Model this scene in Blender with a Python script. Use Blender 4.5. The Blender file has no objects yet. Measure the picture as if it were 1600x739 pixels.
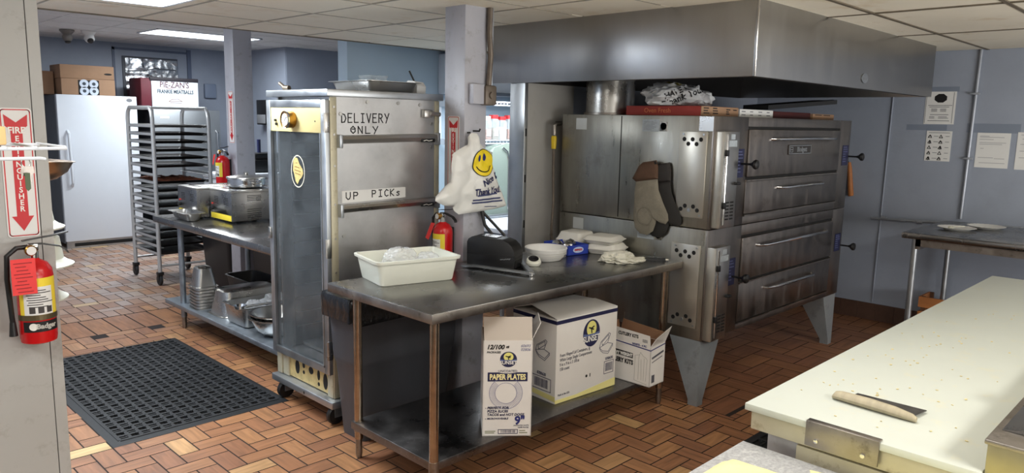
import bpy, bmesh, math, random
from mathutils import Vector, Matrix
from mathutils.bvhtree import BVHTree
from mathutils import noise as mnoise

# ---------------------------------------------------------------- camera, world, lamps, exposure
scene = bpy.context.scene
COL = scene.collection
PI = math.pi

def R(d): return math.radians(d)

YAW, PITCH, ROLL, EYE = R(44.72), R(8.81), R(1.18), 1.65
_f = Vector((math.cos(YAW)*math.cos(PITCH), math.sin(YAW)*math.cos(PITCH), -math.sin(PITCH)))
_r0 = Vector((math.sin(YAW), -math.cos(YAW), 0)); _u0 = _r0.cross(_f)
_r = _r0*math.cos(ROLL) + _u0*math.sin(ROLL)
_u = _u0*math.cos(ROLL) - _r0*math.sin(ROLL)
cam_data = bpy.data.cameras.new('camera')
cam_data.sensor_fit = 'HORIZONTAL'; cam_data.sensor_width = 36.0
cam_data.lens = 36.0*1169.5/1600.0
cam_data.clip_start = 0.02; cam_data.clip_end = 60
cam = bpy.data.objects.new('camera', cam_data); COL.objects.link(cam)
m = Matrix((_r, _u, -_f)).transposed().to_4x4(); m.translation = (0, 0, EYE)
cam.matrix_world = m
scene.camera = cam

world = bpy.data.worlds.new('world'); scene.world = world; world.use_nodes = True
bg = world.node_tree.nodes['Background']
bg.inputs[0].default_value = (0.95, 0.95, 1.0, 1); bg.inputs[1].default_value = 0.5

scene.view_settings.view_transform = 'Standard'
scene.view_settings.look = 'None'
scene.view_settings.gamma = 1.0
scene.view_settings.use_curve_mapping = False
scene.view_settings.exposure = 0.80

def area_lamp(x, y, z, sx, sy, watts, col=(1, 0.97, 0.92), name='ceiling_tube_lamp'):
    d = bpy.data.lights.new(name, 'AREA'); d.shape = 'RECTANGLE'; d.size = sx; d.size_y = sy
    d.energy = watts; d.color = col
    o = bpy.data.objects.new(name, d); o.location = (x, y, z); COL.objects.link(o)
    return o
COOL = (0.90, 0.96, 1.0); WARM = (1.0, 0.975, 0.93)
NEARC, FARC = 2.26, 2.56            # ceiling heights: kitchen, back room
area_lamp(1.12, 4.25, NEARC-0.03, 1.15, 0.55, 36, COOL)      # panel seen at the top left
area_lamp(3.81, 8.97, FARC-0.03, 1.15, 0.55, 33, COOL)       # panel in the back room
area_lamp(4.75, 4.75, NEARC-0.40, 1.15, 0.45, 16, COOL)      # panel in the store room beyond the hood
area_lamp(-0.60, 1.30, NEARC-0.03, 0.55, 1.15, 26, WARM)     # panels over the aisle behind the photographer
area_lamp(1.95, 1.15, NEARC-0.03, 1.15, 0.55, 11, WARM)  # unseen panel above the view, added to brighten the front floor
area_lamp(1.20, -1.20, NEARC-0.03, 1.15, 0.55, 40, WARM)
area_lamp(4.20, -1.20, NEARC-0.03, 1.15, 0.55, 16, WARM)
area_lamp(1.50, 7.20, FARC-0.03, 1.15, 0.55, 26, COOL)
fill_lamp = area_lamp(3.2, -2.40, 1.15, 4.2, 1.3, 140, (1.0, 0.985, 0.96), 'added_fill_light')   # unseen fill light added behind the camera to lift ceiling and right wall
fill_lamp.rotation_euler = (R(114), 0, 0)

# ---------------------------------------------------------------- helpers: materials
def lin(c): return c/12.92 if c <= 0.04045 else ((c+0.055)/1.055)**2.4
def S(r, g, b): return (lin(r/255), lin(g/255), lin(b/255), 1)
MATS = {}
def mat(name, col, rough=0.5, metal=0.0, var=0.0, scale=8.0, bump=0.0, bscale=60.0, stretch=(1, 1, 1),
        rvar=0.0, spec=0.5, emit=None, estr=0.0, alpha=1.0, trans=0.0, spots=None, spot_scale=6.0, spot_amt=0.5, sss=0.0):
    if name in MATS: return MATS[name]
    mt = bpy.data.materials.new(name); mt.use_nodes = True
    nt = mt.node_tree; N = nt.nodes; L = nt.links
    b = N['Principled BSDF']
    b.inputs['Base Color'].default_value = col
    b.inputs['Roughness'].default_value = rough
    b.inputs['Metallic'].default_value = metal
    b.inputs['Specular IOR Level'].default_value = spec
    b.inputs['Alpha'].default_value = alpha
    b.inputs['Transmission Weight'].default_value = trans
    if emit:
        b.inputs['Emission Color'].default_value = emit; b.inputs['Emission Strength'].default_value = estr
    tc = N.new('ShaderNodeTexCoord'); mp = N.new('ShaderNodeMapping')
    mp.inputs['Scale'].default_value = stretch
    L.new(tc.outputs['Object'], mp.inputs['Vector'])
    src = None
    if var > 0 or rvar > 0:
        n = N.new('ShaderNodeTexNoise'); n.inputs['Scale'].default_value = scale; n.inputs['Detail'].default_value = 6
        n.inputs['Roughness'].default_value = 0.6
        L.new(mp.outputs[0], n.inputs['Vector'])
        cr = N.new('ShaderNodeMapRange'); cr.inputs[1].default_value = 0.3; cr.inputs[2].default_value = 0.7
        L.new(n.outputs['Fac'], cr.inputs[0])
        if var > 0:
            mx = N.new('ShaderNodeMix'); mx.data_type = 'RGBA'
            mx.inputs[6].default_value = tuple(c*(1-var) for c in col[:3])+(1,)
            mx.inputs[7].default_value = tuple(min(1, c*(1+var)) for c in col[:3])+(1,)
            L.new(cr.outputs[0], mx.inputs[0]); src = mx.outputs[2]
        if rvar > 0:
            rr = N.new('ShaderNodeMapRange'); rr.inputs[3].default_value = max(0.02, rough-rvar); rr.inputs[4].default_value = min(1, rough+rvar)
            L.new(cr.outputs[0], rr.inputs[0]); L.new(rr.outputs[0], b.inputs['Roughness'])
    if spots:
        n2 = N.new('ShaderNodeTexNoise'); n2.inputs['Scale'].default_value = spot_scale; n2.inputs['Detail'].default_value = 8
        n2.inputs['Roughness'].default_value = 0.7
        L.new(tc.outputs['Object'], n2.inputs['Vector'])
        c2 = N.new('ShaderNodeMapRange'); c2.inputs[1].default_value = 0.56; c2.inputs[2].default_value = 0.70; c2.inputs[4].default_value = spot_amt
        L.new(n2.outputs['Fac'], c2.inputs[0])
        m2 = N.new('ShaderNodeMix'); m2.data_type = 'RGBA'
        if src is not None: L.new(src, m2.inputs[6])
        else: m2.inputs[6].default_value = col
        m2.inputs[7].default_value = spots
        L.new(c2.outputs[0], m2.inputs[0]); src = m2.outputs[2]
    if src is not None: L.new(src, b.inputs['Base Color'])
    if bump > 0:
        n3 = N.new('ShaderNodeTexNoise'); n3.inputs['Scale'].default_value = bscale; n3.inputs['Detail'].default_value = 4
        L.new(mp.outputs[0], n3.inputs['Vector'])
        bp = N.new('ShaderNodeBump'); bp.inputs['Strength'].default_value = bump; bp.inputs['Distance'].default_value = 0.01
        L.new(n3.outputs['Fac'], bp.inputs['Height']); L.new(bp.outputs[0], b.inputs['Normal'])
    MATS[name] = mt
    return mt

wall_blue = mat('painted_block_blue', S(152, 160, 175), 0.55, var=0.05, scale=3, bump=0.12, bscale=40, spots=S(138, 146, 158), spot_scale=2.5, spot_amt=0.35)
wall_light = mat('painted_wall_light_blue', S(178, 198, 214), 0.5, var=0.03, scale=3, bump=0.06, bscale=60)
wall_grey = mat('wall_warm_grey', S(172, 170, 166), 0.6, var=0.06, scale=4, spots=S(146, 140, 132), spot_scale=5, spot_amt=0.3)
pillar_paint = mat('pillar_paint', S(176, 177, 186), 0.45, var=0.04, scale=5, bump=0.05, bscale=30, spots=S(120, 114, 110), spot_scale=14, spot_amt=0.45)
near_paint = mat('near_wall_paint', S(176, 176, 173), 0.5, var=0.03, scale=3, bump=0.04, bscale=20, spots=S(112, 100, 88), spot_scale=9, spot_amt=0.35)
grout_m = mat('floor_grout', S(38, 30, 28), 0.85, var=0.3, scale=20)
base_tile = mat('base_tile', S(84, 62, 52), 0.45, var=0.25, scale=6)
black_m = mat('black_plastic', S(24, 24, 26), 0.42, var=0.1, scale=20)
rubber = mat('black_rubber', S(27, 29, 32), 0.6, var=0.2, scale=30)
dark_m = mat('dark_void', S(14, 13, 13), 0.7)
steel = mat('stainless', S(186, 184, 180), 0.30, 1.0, var=0.06, scale=4, rvar=0.06)
steel_top = mat('stainless_worktop', S(152, 151, 150), 0.28, 1.0, var=0.10, scale=3, rvar=0.08, spots=S(124, 122, 120), spot_scale=8, spot_amt=0.4)
steel_edge = mat('stainless_worn', S(150, 144, 138), 0.38, 1.0, var=0.2, scale=10, rvar=0.1, spots=S(84, 78, 72), spot_scale=22, spot_amt=0.6)
steel_dark = mat('stainless_shelf', S(120, 118, 118), 0.34, 1.0, var=0.25, scale=5, rvar=0.12, spots=S(190, 188, 184), spot_scale=60, spot_amt=0.35)
oven_side_m = mat('oven_side_steel', S(160, 158, 150), 0.34, 1.0, var=0.16, scale=2.5, stretch=(1, 6, 1), rvar=0.10, spots=S(118, 112, 102), spot_scale=4, spot_amt=0.45)
oven_front_m = mat('oven_front_steel', S(136, 130, 126), 0.38, 1.0, var=0.16, scale=3, stretch=(6, 1, 1), rvar=0.10, spots=S(92, 84, 78), spot_scale=5, spot_amt=0.5)
oven_panel = mat('oven_panel_light', S(190, 186, 176), 0.36, 0.85, var=0.06, scale=4, rvar=0.06)
hood_steel = mat('hood_steel', S(168, 167, 166), 0.34, 1.0, var=0.04, scale=2, stretch=(6, 6, 1), rvar=0.04)
hood_in = mat('hood_interior', S(38, 36, 36), 0.6, 0.4)
chrome = mat('chrome', S(214, 214, 214), 0.12, 1.0)
galv = mat('galvanised', S(150, 158, 166), 0.45, 0.9, var=0.15, scale=25, rvar=0.1)
alu = mat('aluminium', S(176, 180, 184), 0.36, 0.9, var=0.08, scale=10, rvar=0.08)
alu_dull = mat('aluminium_dull', S(188, 188, 188), 0.40, 0.85, var=0.14, scale=5, rvar=0.1, spots=S(150, 145, 136), spot_scale=7, spot_amt=0.4)
cream_metal = mat('cream_metal', S(190, 184, 160), 0.45, 0.35, var=0.1, scale=8, spots=S(116, 98, 66), spot_scale=16, spot_amt=0.6)
leg_steel = mat('leg_steel', S(176, 160, 142), 0.24, 1.0, var=0.15, scale=8, stretch=(1, 1, 4))
oven_leg_m = mat('oven_leg_grey', S(138, 144, 148), 0.45, 0.2, var=0.1, scale=8, spots=S(80, 80, 80), spot_scale=8, spot_amt=0.5)
white_enamel = mat('white_enamel', S(222, 228, 236), 0.28, var=0.01)
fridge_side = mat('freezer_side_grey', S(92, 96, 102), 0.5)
yellow_panel = mat('yellow_panel', S(226, 210, 150), 0.45, var=0.03, scale=5)
brass = mat('brass', S(176, 132, 66), 0.28, 1.0)
red_paint = mat('red_enamel', S(196, 24, 28), 0.25, var=0.05)
red_ink = mat('red_ink', S(198, 30, 38), 0.5)
tag_red = mat('red_tag', S(232, 62, 62), 0.6, var=0.04)
white_ink = mat('white_ink', S(238, 236, 230), 0.5)
white_paper = mat('white_paper', S(228, 228, 226), 0.7, var=0.02)
print_grey = mat('grey_print', S(120, 122, 126), 0.8)
black_ink = mat('black_ink', S(20, 20, 22), 0.6)
blue_ink = mat('blue_ink', S(38, 44, 110), 0.6)
navy_ink = mat('navy_ink', S(30, 32, 72), 0.6)
yellow_ink = mat('yellow_ink', S(240, 214, 60), 0.6)
pale_yellow = mat('pale_yellow_ink', S(226, 220, 130), 0.6)
carton_white = mat('white_carton', S(222, 218, 212), 0.7, var=0.03, scale=5)
kraft = mat('kraft_card', S(160, 126, 98), 0.75, var=0.06, scale=9)
kraft_in = mat('kraft_inside', S(128, 92, 66), 0.8, var=0.06, scale=9)
redbox = mat('red_card', S(150, 48, 38), 0.6, var=0.04, scale=6)
maroon = mat('maroon_card', S(70, 22, 22), 0.6, var=0.08, scale=6)
white_plastic = mat('white_plastic', S(224, 226, 214), 0.35, var=0.02, sss=0.1)
foam = mat('white_foam', S(232, 230, 222), 0.6, bump=0.02, bscale=200)
bag_white = mat('white_bag_film', S(226, 226, 222), 0.38, var=0.03, scale=6, bump=0.25, bscale=14)
cloth_w = mat('white_cloth', S(216, 214, 200), 0.85, bump=0.2, bscale=80)
mitt_grey = mat('mitt_grey', S(128, 122, 108), 0.85, var=0.12, scale=14, bump=0.25, bscale=90)
mitt_brown = mat('mitt_brown', S(86, 62, 46), 0.85, var=0.15, scale=14, bump=0.25, bscale=90)
bin_grey = mat('bin_grey', S(66, 68, 74), 0.5, var=0.12, scale=8, stretch=(1, 1, .3))
liner = mat('bin_liner', S(20, 20, 22), 0.16, bump=0.9, bscale=34, stretch=(1, 1, .25))
board_white = mat('cutting_board', S(190, 194, 185), 0.42, var=0.02, scale=4, spots=S(205, 196, 160), spot_scale=11, spot_amt=0.35, bump=0.01, bscale=200)
wood = mat('pale_wood', S(166, 156, 132), 0.6, var=0.15, scale=10, stretch=(1, 6, 1))
wood_or = mat('orange_wood', S(176, 112, 62), 0.55, var=0.15, scale=10)
wood_dk = mat('dark_wood', S(96, 64, 44), 0.7, var=0.2, scale=10)
tray_black = mat('sheet_pan_dark', S(34, 32, 32), 0.42, 0.5, var=0.3, scale=8)
crumb = mat('burnt_crumbs', S(110, 58, 34), 0.8, var=0.4, scale=40, bump=0.5, bscale=60)
foil_m = mat('crumpled_foil', S(196, 198, 202), 0.26, 1.0, bump=0.7, bscale=18)
blue_box_m = mat('blue_card', S(36, 62, 168), 0.5)
blue_label = mat('blue_label', S(28, 31, 66), 0.5, var=0.2, scale=30)
label_grey = mat('spec_label', S(176, 184, 190), 0.45, 0.2, var=0.12, scale=60)
screen_dk = mat('dark_screen', S(30, 30, 34), 0.2)
light_diff = mat('light_diffuser', S(245, 248, 255), 0.5, emit=(0.92, 0.97, 1.0, 1), estr=3.5)
conduit_m = mat('conduit_grey', S(160, 166, 176), 0.4, 0.3, var=0.1, scale=10)
conduit_old = mat('conduit_old', S(112, 102, 92), 0.5, 0.4, var=0.25, scale=12)
green_case = mat('sage_enamel', S(150, 164, 154), 0.35, var=0.03)
jar_brown = mat('spice_brown', S(130, 70, 48), 0.6, var=0.3, scale=30)
jar_red = mat('jar_lid_red', S(176, 40, 44), 0.4)
yellow_plastic = mat('yellow_plastic', S(228, 196, 40), 0.45)

def clear_mat(name, col, mixv, rough=0.1, bump=0.0, bscale=20):
    mt = bpy.data.materials.new(name); mt.use_nodes = True
    nt = mt.node_tree; N = nt.nodes; L = nt.links
    b = N['Principled BSDF']; out = N['Material Output']
    b.inputs['Base Color'].default_value = col; b.inputs['Roughness'].default_value = rough
    tr = N.new('ShaderNodeBsdfTransparent'); mx = N.new('ShaderNodeMixShader')
    n = N.new('ShaderNodeTexNoise'); n.inputs['Scale'].default_value = 5; n.inputs['Detail'].default_value = 8
    tc = N.new('ShaderNodeTexCoord'); L.new(tc.outputs['Object'], n.inputs['Vector'])
    r = N.new('ShaderNodeMapRange'); r.inputs[1].default_value = 0.3; r.inputs[2].default_value = 0.75
    r.inputs[3].default_value = mixv[0]; r.inputs[4].default_value = mixv[1]
    L.new(n.outputs['Fac'], r.inputs[0]); L.new(r.outputs[0], mx.inputs[0])
    L.new(tr.outputs[0], mx.inputs[1]); L.new(b.outputs[0], mx.inputs[2]); L.new(mx.outputs[0], out.inputs[0])
    if bump:
        n3 = N.new('ShaderNodeTexNoise'); n3.inputs['Scale'].default_value = bscale
        L.new(tc.outputs['Object'], n3.inputs['Vector'])
        bp = N.new('ShaderNodeBump'); bp.inputs['Strength'].default_value = bump; bp.inputs['Distance'].default_value = 0.02
        L.new(n3.outputs['Fac'], bp.inputs['Height']); L.new(bp.outputs[0], b.inputs['Normal'])
    return mt
dirty_glass = clear_mat('dirty_glass', S(96, 102, 106), (0.15, 0.5), 0.12)
clear_film = clear_mat('clear_bag_film', S(226, 228, 230), (0.25, 0.6), 0.12, 0.6, 25)
clear_jar = clear_mat('clear_jar', S(200, 206, 206), (0.15, 0.35), 0.08)

# floor tile: tone from a per-tile colour attribute, wood-like streaks along the tile
def tile_material():
    mt = bpy.data.materials.new('clay_floor_tile'); mt.use_nodes = True
    nt = mt.node_tree; N = nt.nodes; L = nt.links; b = N['Principled BSDF']
    at = N.new('ShaderNodeAttribute'); at.attribute_name = 'tone'
    sep = N.new('ShaderNodeSeparateColor'); L.new(at.outputs['Color'], sep.inputs[0])
    rp = N.new('ShaderNodeValToRGB'); e = rp.color_ramp.elements
    e[0].position = 0.0; e[0].color = S(136, 92, 66)
    e[1].position = 1.0; e[1].color = S(202, 170, 120)
    for p, c in ((0.25, S(154, 108, 74)), (0.55, S(168, 122, 82)), (0.85, S(182, 142, 98))):
        q = e.new(p); q.color = c
    L.new(sep.outputs[0], rp.inputs[0])
    tc = N.new('ShaderNodeTexCoord')
    m1 = N.new('ShaderNodeMapping'); m1.inputs['Scale'].default_value = (3, 26, 1)
    m2 = N.new('ShaderNodeMapping'); m2.inputs['Scale'].default_value = (26, 3, 1)
    L.new(tc.outputs['Object'], m1.inputs[0]); L.new(tc.outputs['Object'], m2.inputs[0])
    mv = N.new('ShaderNodeMix'); mv.data_type = 'VECTOR'
    L.new(sep.outputs[1], mv.inputs[0]); L.new(m1.outputs[0], mv.inputs[4]); L.new(m2.outputs[0], mv.inputs[5])
    ns = N.new('ShaderNodeTexNoise'); ns.inputs['Scale'].default_value = 1.4; ns.inputs['Detail'].default_value = 5; ns.inputs['Distortion'].default_value = 0.6
    L.new(mv.outputs[1], ns.inputs['Vector'])
    ra = N.new('ShaderNodeMapRange'); ra.inputs[1].default_value = 0.3; ra.inputs[2].default_value = 0.7; ra.inputs[3].default_value = 0.72; ra.inputs[4].default_value = 1.22
    L.new(ns.outputs['Fac'], ra.inputs[0])
    mu = N.new('ShaderNodeVectorMath'); mu.operation = 'SCALE'
    L.new(rp.outputs[0], mu.inputs[0]); L.new(ra.outputs[0], mu.inputs['Scale'])
    # cool back-room light painted in as grey (blue channel of the tile attribute)
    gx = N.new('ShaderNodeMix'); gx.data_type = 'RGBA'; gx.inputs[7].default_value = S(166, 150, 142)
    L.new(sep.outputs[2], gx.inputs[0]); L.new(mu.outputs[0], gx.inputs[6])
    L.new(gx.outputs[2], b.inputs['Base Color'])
    n4 = N.new('ShaderNodeTexNoise'); n4.inputs['Scale'].default_value = 3.0; n4.inputs['Detail'].default_value = 6
    L.new(tc.outputs['Object'], n4.inputs['Vector'])
    rr = N.new('ShaderNodeMapRange'); rr.inputs[3].default_value = 0.34; rr.inputs[4].default_value = 0.58
    L.new(n4.outputs['Fac'], rr.inputs[0]); L.new(rr.outputs[0], b.inputs['Roughness'])
    bp = N.new('ShaderNodeBump'); bp.inputs['Strength'].default_value = 0.12; bp.inputs['Distance'].default_value = 0.004
    L.new(ns.outputs['Fac'], bp.inputs['Height']); L.new(bp.outputs[0], b.inputs['Normal'])
    return mt
tile_m = tile_material()

def ceil_material():
    return mat('ceiling_tile', S(234, 226, 208), 0.85, var=0.05, scale=1.2, bump=0.25, bscale=220, spots=S(206, 184, 146), spot_scale=2.2, spot_amt=0.6)
ceil_m = ceil_material()
ceil_back_m = mat('ceiling_tile_back', S(216, 216, 216), 0.85, var=0.04, scale=2, bump=0.2, bscale=200)
grid_m = mat('ceiling_grid', S(104, 94, 78), 0.6, var=0.2, scale=10)

# ---------------------------------------------------------------- helpers: geometry
class MB:
    """collects shapes in a bmesh; build() links them as ONE mesh object"""
    def __init__(self): self.bm = bmesh.new()
    def _xf(self, vs, M):
        if M is not None: bmesh.ops.transform(self.bm, matrix=M, verts=vs)
    def box(self, x0, y0, z0, x1, y1, z1, bev=0.0, seg=2, M=None):
        g = bmesh.ops.create_cube(self.bm, size=1.0); vs = g['verts']
        for v in vs:
            v.co = Vector((x0+(v.co.x+.5)*(x1-x0), y0+(v.co.y+.5)*(y1-y0), z0+(v.co.z+.5)*(z1-z0)))
        if bev > 0:
            bev = min(bev, 0.49*min(abs(x1-x0), abs(y1-y0), abs(z1-z0)))
            es = list({e for v in vs for e in v.link_edges})
            r = bmesh.ops.bevel(self.bm, geom=es, offset=bev, segments=seg, affect='EDGES', profile=0.5)
            vs = list({v for f in r['faces'] for v in f.verts} | {v for v in vs if v.is_valid})
        self._xf(vs, M); return self
    def frustum(self, bot, top, M=None, cap=True, bev=0.0):
        """bot/top = (x0,y0,x1,y1,z)"""
        def ring(t): x0, y0, x1, y1, z = t; return [self.bm.verts.new(p) for p in ((x0, y0, z), (x1, y0, z), (x1, y1, z), (x0, y1, z))]
        a, b = ring(bot), ring(top)
        for i in range(4): self.bm.faces.new((a[i], a[(i+1) % 4], b[(i+1) % 4], b[i]))
        self.bm.faces.new(a[::-1])
        if cap: self.bm.faces.new(b)
        vs = a+b
        if bev > 0:
            es = list({e for v in vs for e in v.link_edges if e.is_valid and len(e.link_faces) == 2})
            r = bmesh.ops.bevel(self.bm, geom=es, offset=bev, segments=3, affect='EDGES', profile=0.5)
            vs = list({v for f in r['faces'] for v in f.verts} | {v for v in vs if v.is_valid})
        self._xf(vs, M); return self
    def rings(self, rings, close=True, caps=(True, True), M=None):
        """loft a list of point loops"""
        vv = [[self.bm.verts.new(p) for p in r] for r in rings]
        n = len(vv[0])
        for a, b in zip(vv, vv[1:]):
            for i in range(n if close else n-1):
                j = (i+1) % n
                self.bm.faces.new((a[i], a[j], b[j], b[i]))
        if caps[0]: self.bm.faces.new(vv[0][::-1])
        if caps[1]: self.bm.faces.new(vv[-1])
        self._xf([v for r in vv for v in r], M); return self
    def tube(self, pts, r, n=10, caps=True, M=None):
        pts = [Vector(p) for p in pts]; rs = r if isinstance(r, (list, tuple)) else [r]*len(pts)
        rings = []; up = None
        for i, p in enumerate(pts):
            d = (pts[min(i+1, len(pts)-1)]-pts[max(i-1, 0)]).normalized()
            if up is None:
                up = Vector((0, 0, 1)) if abs(d.z) < .9 else Vector((1, 0, 0))
            a = d.cross(up).normalized(); up = a.cross(d).normalized()
            rings.append([p+(a*math.cos(2*PI*k/n)+up*math.sin(2*PI*k/n))*rs[i] for k in range(n)])
        return self.rings([r_[::-1] for r_ in rings], caps=(caps, caps), M=M)
    def lathe(self, prof, c=(0, 0, 0), n=28, M=None, ax='z', caps=(True, True)):
        """prof = [(r,z),...]"""
        rs = []
        for r, z in prof:
            ring = []
            for k in range(n):
                t = 2*PI*k/n; x, y = max(r, 1e-4)*math.cos(t), max(r, 1e-4)*math.sin(t)
                p = {'z': (x, y, z), 'x': (z, x, y), 'y': (y, z, x)}[ax]
                ring.append((p[0]+c[0], p[1]+c[1], p[2]+c[2]))
            rs.append(ring)
        return self.rings(rs, caps=caps, M=M)
    def prism(self, poly, h0, h1, o=(0, 0, 0), ux=(1, 0, 0), uy=(0, 1, 0), bev=0.0):
        """extrude a 2D polygon (in ux,uy) along ux x uy from h0 to h1"""
        o, ux, uy = Vector(o), Vector(ux), Vector(uy); n = ux.cross(uy)
        a = [self.bm.verts.new(o+ux*x+uy*y+n*h0) for x, y in poly]
        b = [self.bm.verts.new(o+ux*x+uy*y+n*h1) for x, y in poly]
        k = len(poly); fs = []
        for i in range(k): fs.append(self.bm.faces.new((a[i], a[(i+1) % k], b[(i+1) % k], b[i])))
        fs.append(self.bm.faces.new(a[::-1])); fs.append(self.bm.faces.new(b))
        if bev > 0:
            es = list({e for f in fs for e in f.edges})
            bmesh.ops.bevel(self.bm, geom=es, offset=bev, segments=2, affect='EDGES', profile=0.5)
        return self
    def quad(self, *ps):
        self.bm.faces.new([self.bm.verts.new(p) for p in ps]); return self
    def pillow(self, poly, o, ux, uy, front, back, c, rings=9, nz=0.0, sub=2, seed=0, flat=False):
        """soft bulging body with outline poly (2D); front/back = bulge depths; c = 2D centre"""
        o, ux, uy = Vector(o), Vector(ux), Vector(uy); n = ux.cross(uy)
        out = []
        k = len(poly)
        for i in range(k):
            p, q = Vector(poly[i]), Vector(poly[(i+1) % k])
            for s in range(sub): out.append(p.lerp(q, s/sub))
        c = Vector(c); K = len(out)
        def pt(p, h, t):
            P = o+ux*p.x+uy*p.y
            w = mnoise.noise(P*9+Vector((seed, 0, 0)))+0.5*mnoise.noise(P*22+Vector((0, seed, 0)))
            return P+n*(h+nz*w*t)
        side = {}
        for sgn, d in ((1, front), (-1, back)):
            prev = None
            for r in range(rings):
                t = 1-r/rings
                h = sgn*d*(math.sqrt(max(0, 1-t**2.6)))
                if r == 0 and 'edge' in side: ring = side['edge']
                else: ring = [self.bm.verts.new(pt(c+(q-c)*t, h, 1.0 if r else 0.4)) for q in out]
                if r == 0: side['edge'] = ring
                if prev:
                    for i in range(K):
                        j = (i+1) % K
                        f = (prev[i], prev[j], ring[j], ring[i])
                        self.bm.faces.new(f if sgn > 0 else f[::-1])
                prev = ring
            cv = self.bm.verts.new(pt(c, sgn*d, 1.0))
            for i in range(K):
                f = (prev[i], prev[(i+1) % K], cv)
                self.bm.faces.new(f if sgn > 0 else f[::-1])
        return self
    def blob(self, c, rx, ry, rz, amp=0.25, freq=6.0, sub=4, seed=0, flatz=None):
        g = bmesh.ops.create_icosphere(self.bm, subdivisions=sub, radius=1.0)
        for v in g['verts']:
            p = v.co.copy()
            w = mnoise.noise(p*freq*.35+Vector((seed, 1, 2)))+0.6*mnoise.noise(p*freq+Vector((2, seed, 5)))
            p = p*(1+amp*w)
            v.co = Vector((c[0]+p.x*rx, c[1]+p.y*ry, c[2]+p.z*rz))
            if flatz is not None and v.co.z < flatz: v.co.z = flatz
        return self
    def build(self, name, material, parent=None, world=True, smooth=35):
        bm = self.bm
        bmesh.ops.recalc_face_normals(bm, faces=bm.faces[:])
        if parent is not None and world:
            rt = parent
            while rt.parent is not None: rt = rt.parent
            Mi = rt.matrix_basis.inverted()
            bmesh.ops.transform(bm, matrix=Mi, verts=bm.verts[:])
        for f in bm.faces: f.smooth = True
        for e in bm.edges:
            if len(e.link_faces) == 2 and e.calc_face_angle(0) > R(smooth): e.smooth = False
        me = bpy.data.meshes.new(name); bm.to_mesh(me); bm.free()
        if material: me.materials.append(material)
        o = bpy.data.objects.new(name, me); COL.objects.link(o)
        if parent is not None: o.parent = parent
        return o

def thing(name, label, cat, loc=(0, 0, 0), rotz=0.0, group=None):
    o = bpy.data.objects.new(name, None); COL.objects.link(o); o.empty_display_size = 0.1
    o.location = loc; o.rotation_euler = (0, 0, rotz); o['label'] = label; o['category'] = cat
    if group: o['group'] = group
    return o
def tag(o, label, cat, group=None):
    o['label'] = label; o['category'] = cat
    if group: o['group'] = group
    return o
def struct(o): o['kind'] = 'structure'; return o
def copy_tree(src, label, loc=None, rotz=None, group=None):
    def rec(o, par):
        c = o.copy(); COL.objects.link(c)
        if par is not None: c.parent = par
        for ch in list(o.children): rec(ch, c)
        return c
    r = rec(src, None)
    if loc is not None: r.location = loc
    if rotz is not None: r.rotation_euler = (0, 0, rotz)
    r['label'] = label
    if group: r['group'] = group
    return r

def text_mb(body, size, o, ux, uy, align='CENTER', weight=0.0, depth=0.0006, sx=1.0, shear=0.0, sp=1.0, mb=None):
    """letters as thin solid shapes in the plane ux,uy, standing out along ux x uy"""
    cu = bpy.data.curves.new('letters', 'FONT'); cu.body = body; cu.size = size; cu.align_x = align; cu.align_y = 'CENTER'
    cu.offset = weight; cu.extrude = depth; cu.shear = shear; cu.space_character = sp; cu.resolution_u = 3
    ob = bpy.data.objects.new('letters', cu); COL.objects.link(ob)
    bpy.context.view_layer.update()
    dg = bpy.context.evaluated_depsgraph_get()
    me = bpy.data.meshes.new_from_object(ob.evaluated_get(dg))
    bpy.data.objects.remove(ob); bpy.data.curves.remove(cu)
    o, ux, uy = Vector(o), Vector(ux).normalized(), Vector(uy).normalized(); n = ux.cross(uy)
    if mb is None: mb = MB()
    k0 = len(mb.bm.verts); mb.bm.from_mesh(me); mb.bm.verts.ensure_lookup_table()
    for v in mb.bm.verts[k0:]:
        p = v.co.copy(); v.co = o+ux*p.x*sx+uy*p.y+n*(p.z+depth)
    bpy.data.meshes.remove(me)
    return mb
def text(name, body, size, material, o, ux, uy, parent, **k):
    return text_mb(body, size, o, ux, uy, **k).build(name, material, parent)

def strokes(mb, lines, o, ux, uy, w, d=0.0008):
    """pen strokes: flat ribbons along 2D polylines"""
    o, ux, uy = Vector(o), Vector(ux), Vector(uy); n = ux.cross(uy)
    for ln in lines:
        for (x0, y0), (x1, y1) in zip(ln, ln[1:]):
            a, b = Vector((x0, y0)), Vector((x1, y1)); t = b-a
            if t.length < 1e-6: continue
            t.normalize(); s = Vector((-t.y, t.x))*w*.5; a = a-t*w*.4; b = b+t*w*.4
            mb.prism([tuple(a-s), tuple(b-s), tuple(b+s), tuple(a+s)], 0.0002, d, o, ux, uy)
    return mb
def ell(cx, cy, rx, ry, n=36, a0=0, a1=360):
    return [(cx+rx*math.cos(R(a0+(a1-a0)*k/n)), cy+ry*math.sin(R(a0+(a1-a0)*k/n))) for k in range(n)]
def ring2(mb, cx, cy, rx, ry, w, o, ux, uy, d=0.001, n=40):
    o, ux, uy = Vector(o), Vector(ux), Vector(uy); nn = ux.cross(uy)
    for k in range(n):
        a, b = 2*PI*k/n, 2*PI*(k+1)/n
        q = [(cx+(rx-w)*math.cos(a), cy+(ry-w)*math.sin(a)), (cx+rx*math.cos(a), cy+ry*math.sin(a)),
             (cx+rx*math.cos(b), cy+ry*math.sin(b)), (cx+(rx-w)*math.cos(b), cy+(ry-w)*math.sin(b))]
        mb.bm.faces.new([mb.bm.verts.new(o+ux*x+uy*y+nn*d) for x, y in q])
    return mb
XA, YA, ZA = Vector((1, 0, 0)), Vector((0, 1, 0)), Vector((0, 0, 1))
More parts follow.
